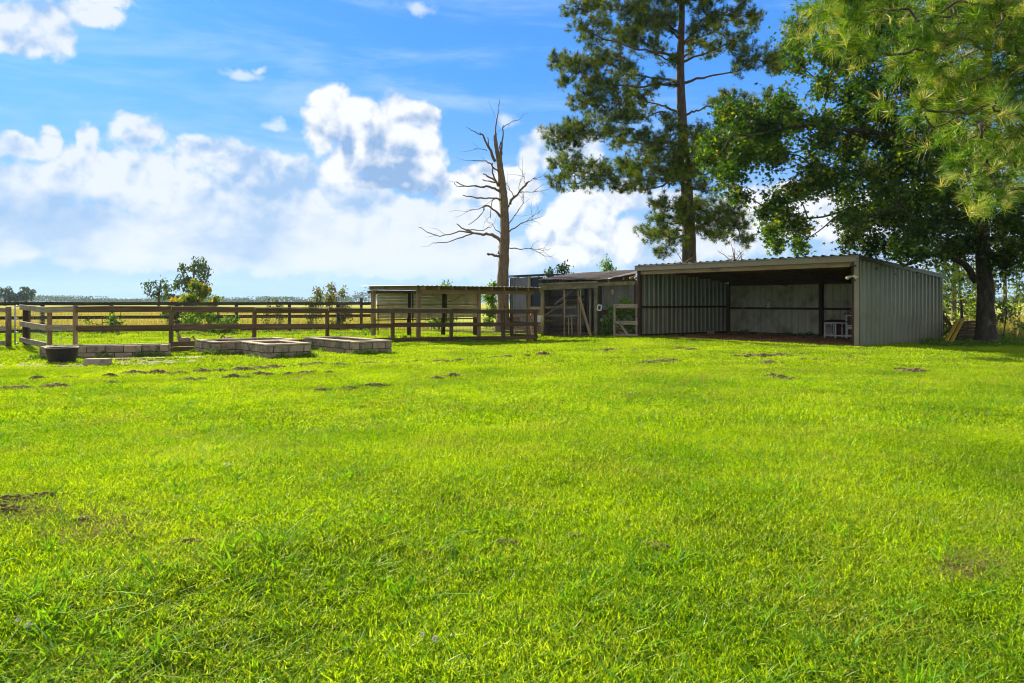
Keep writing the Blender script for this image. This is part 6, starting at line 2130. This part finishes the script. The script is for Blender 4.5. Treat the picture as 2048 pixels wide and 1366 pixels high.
X = np.array(X); Y = np.array(Y)
s_ = rng.uniform(.35, 1.15, len(X))
instancer('weeds', np.stack([X, Y, gz(X, Y)], -1), rng.uniform(0, 6.28, len(X)), np.stack([s_, s_, s_ * rng.uniform(.5, 1.3, len(X))], -1), cW_, 'broad leaved weeds round the beds, fence foot and sweetgum roots', 'weeds')
# weeds in the beds
X = []; Y = []; Z = []
for (c, d1, d2, L1, L2) in BEDS:
    for _ in range(int(L1 * L2 * 5)):
        p = c + d1 * rnd.uniform(.25, L1 - .25) + d2 * rnd.uniform(.25, max(.3, L2 - .25)); X.append(p.x); Y.append(p.y); Z.append(c.z + .28)
X = np.array(X); Y = np.array(Y); s_ = rng.uniform(.2, .5, len(X))
instancer('bed_weeds', np.stack([X, Y, np.array(Z)], -1), rng.uniform(0, 6.28, len(X)), np.stack([s_, s_, s_], -1), cW_, 'small weeds growing on the soil inside the block beds', 'weeds')


# seed stalks and clover in the foreground
def stalks():
    for k, (px0, py0, px1, py1, w, lb) in enumerate([(955, 1360, 892, 1245, .0022, 'dark seed stalk standing in the lawn left of the bottom middle'),
                                         (1062, 1366, 1032, 1210, .0026, 'tallest dark seed stalk in the lawn at the bottom middle'),
                                         (238, 1335, 222, 1225, .0022, 'dark seed stalk in the lawn at the lower left'), (88, 1290, 78, 1240, .002, 'short seed stalk near the lower left corner')]):
        a = gp(px0, min(py0, 1362)); a.z = float(gz(a.x, a.y)); d = a.y
        b = at(px1, d - .02, None, py1)
        mb = MB(); m_ = a.lerp(b, .5) + Vector((-.012, 0, .01))
        mb.tube([a, m_, b], [w, w * .8, w * .5], 5)
        st = empty('seed_stalk', a, lb, 'seed stalk', 'seed stalks in the lawn')
        mb.build('stem', M['weed'], st)
        mb = MB(); dr = (b - m_).normalized()
        for j in range(12):
            p = b - dr * j * .006
            mb.bar(p, p + Vector((rnd.uniform(-1, 1), rnd.uniform(-1, 1), .8)) * .006, .0022)
        mb.build('seed_head', M['thatch'], st)


stalks()


def clover(px, py, lb, r_=.011):
    c = gp(px, py); c.z = float(gz(c.x, c.y)) + .075
    t = empty('clover_flower', c, lb, 'clover flower', 'white clover flowers')
    n = 70
    d = unit(rng.normal(size=(n, 3)) + [0, 0, .35])
    V, Fq = scatter(*ov, np.array(c[:]) + d * r_ * .75, basis(np.cross(d, rng.normal(size=(n, 3)))), r_ * .75)
    link('petals', np_mesh('petals', V, Fq), M['petal'], t)
    mb = MB(); mb.tube([c, c - UP * .075], [.0012, .0012], 4); mb.build('stem', M['weed'], t)


clover(870, 1330, 'larger round white clover flower in the lawn at the bottom middle', .013)
clover(846, 1318, 'faded clover flower just left of the larger white one', .010)
clover(56, 1318, 'pale clover flower near the lower left corner, left one of two', .012)
clover(36, 1310, 'pale clover flower near the lower left corner, right one of two' if False else 'pale clover flower nearest the lower left corner', .010)
for (px, py, lb) in ((577, 735, 'white feather scrap on the soil line right of the beds'), (594, 758, 'tiny white scrap on the lawn in front of the foremost bed'), (155, 806, 'pale scrap on the grass at the far left'), (351, 891, 'pale scrap on the grass left of centre'), (458, 959, 'pale blue grey scrap on the grass, nearest of the scraps')):
    c = gp(px, py); c.z = float(gz(c.x, c.y)) + .05
    n = 9
    V, Fq = scatter(*ov, np.array(c[:]) + rng.normal(size=(n, 3)) * np.array([.05, .02, .012]), basis(rng.normal(size=(n, 3)) + [0, 0, 1]), .05 if py < 800 else .028)
    o = link('feather_scrap', np_mesh('feather_scrap', V, Fq), M['petal'])
    tag(o, lb, 'scrap', 'pale scraps lying on the lawn')


# ------------------------------------------------------------------ haze
def haze():
    me = bpy.data.meshes.new('haze')
    bm = bmesh.new(); bmesh.ops.create_cube(bm, size=1)
    bmesh.ops.scale(bm, verts=bm.verts, vec=(4600, 4600, 62)); bmesh.ops.translate(bm, verts=bm.verts, vec=(0, 20, 29.0))
    bm.to_mesh(me); bm.free()
    mt, nt = mat_base('haze')
    v = nt.nodes.new('ShaderNodeVolumePrincipled')
    v.inputs['Color'].default_value = (.62, .80, 1.0, 1); v.inputs['Density'].default_value = .00013; v.inputs['Anisotropy'].default_value = .2
    o = nt.nodes.new('ShaderNodeOutputMaterial'); nt.links.new(v.outputs[0], o.inputs['Volume'])
    me.materials.append(mt)
    ob = bpy.data.objects.new('haze', me); COL.objects.link(ob)
    tag(ob, kind='stuff')


haze()
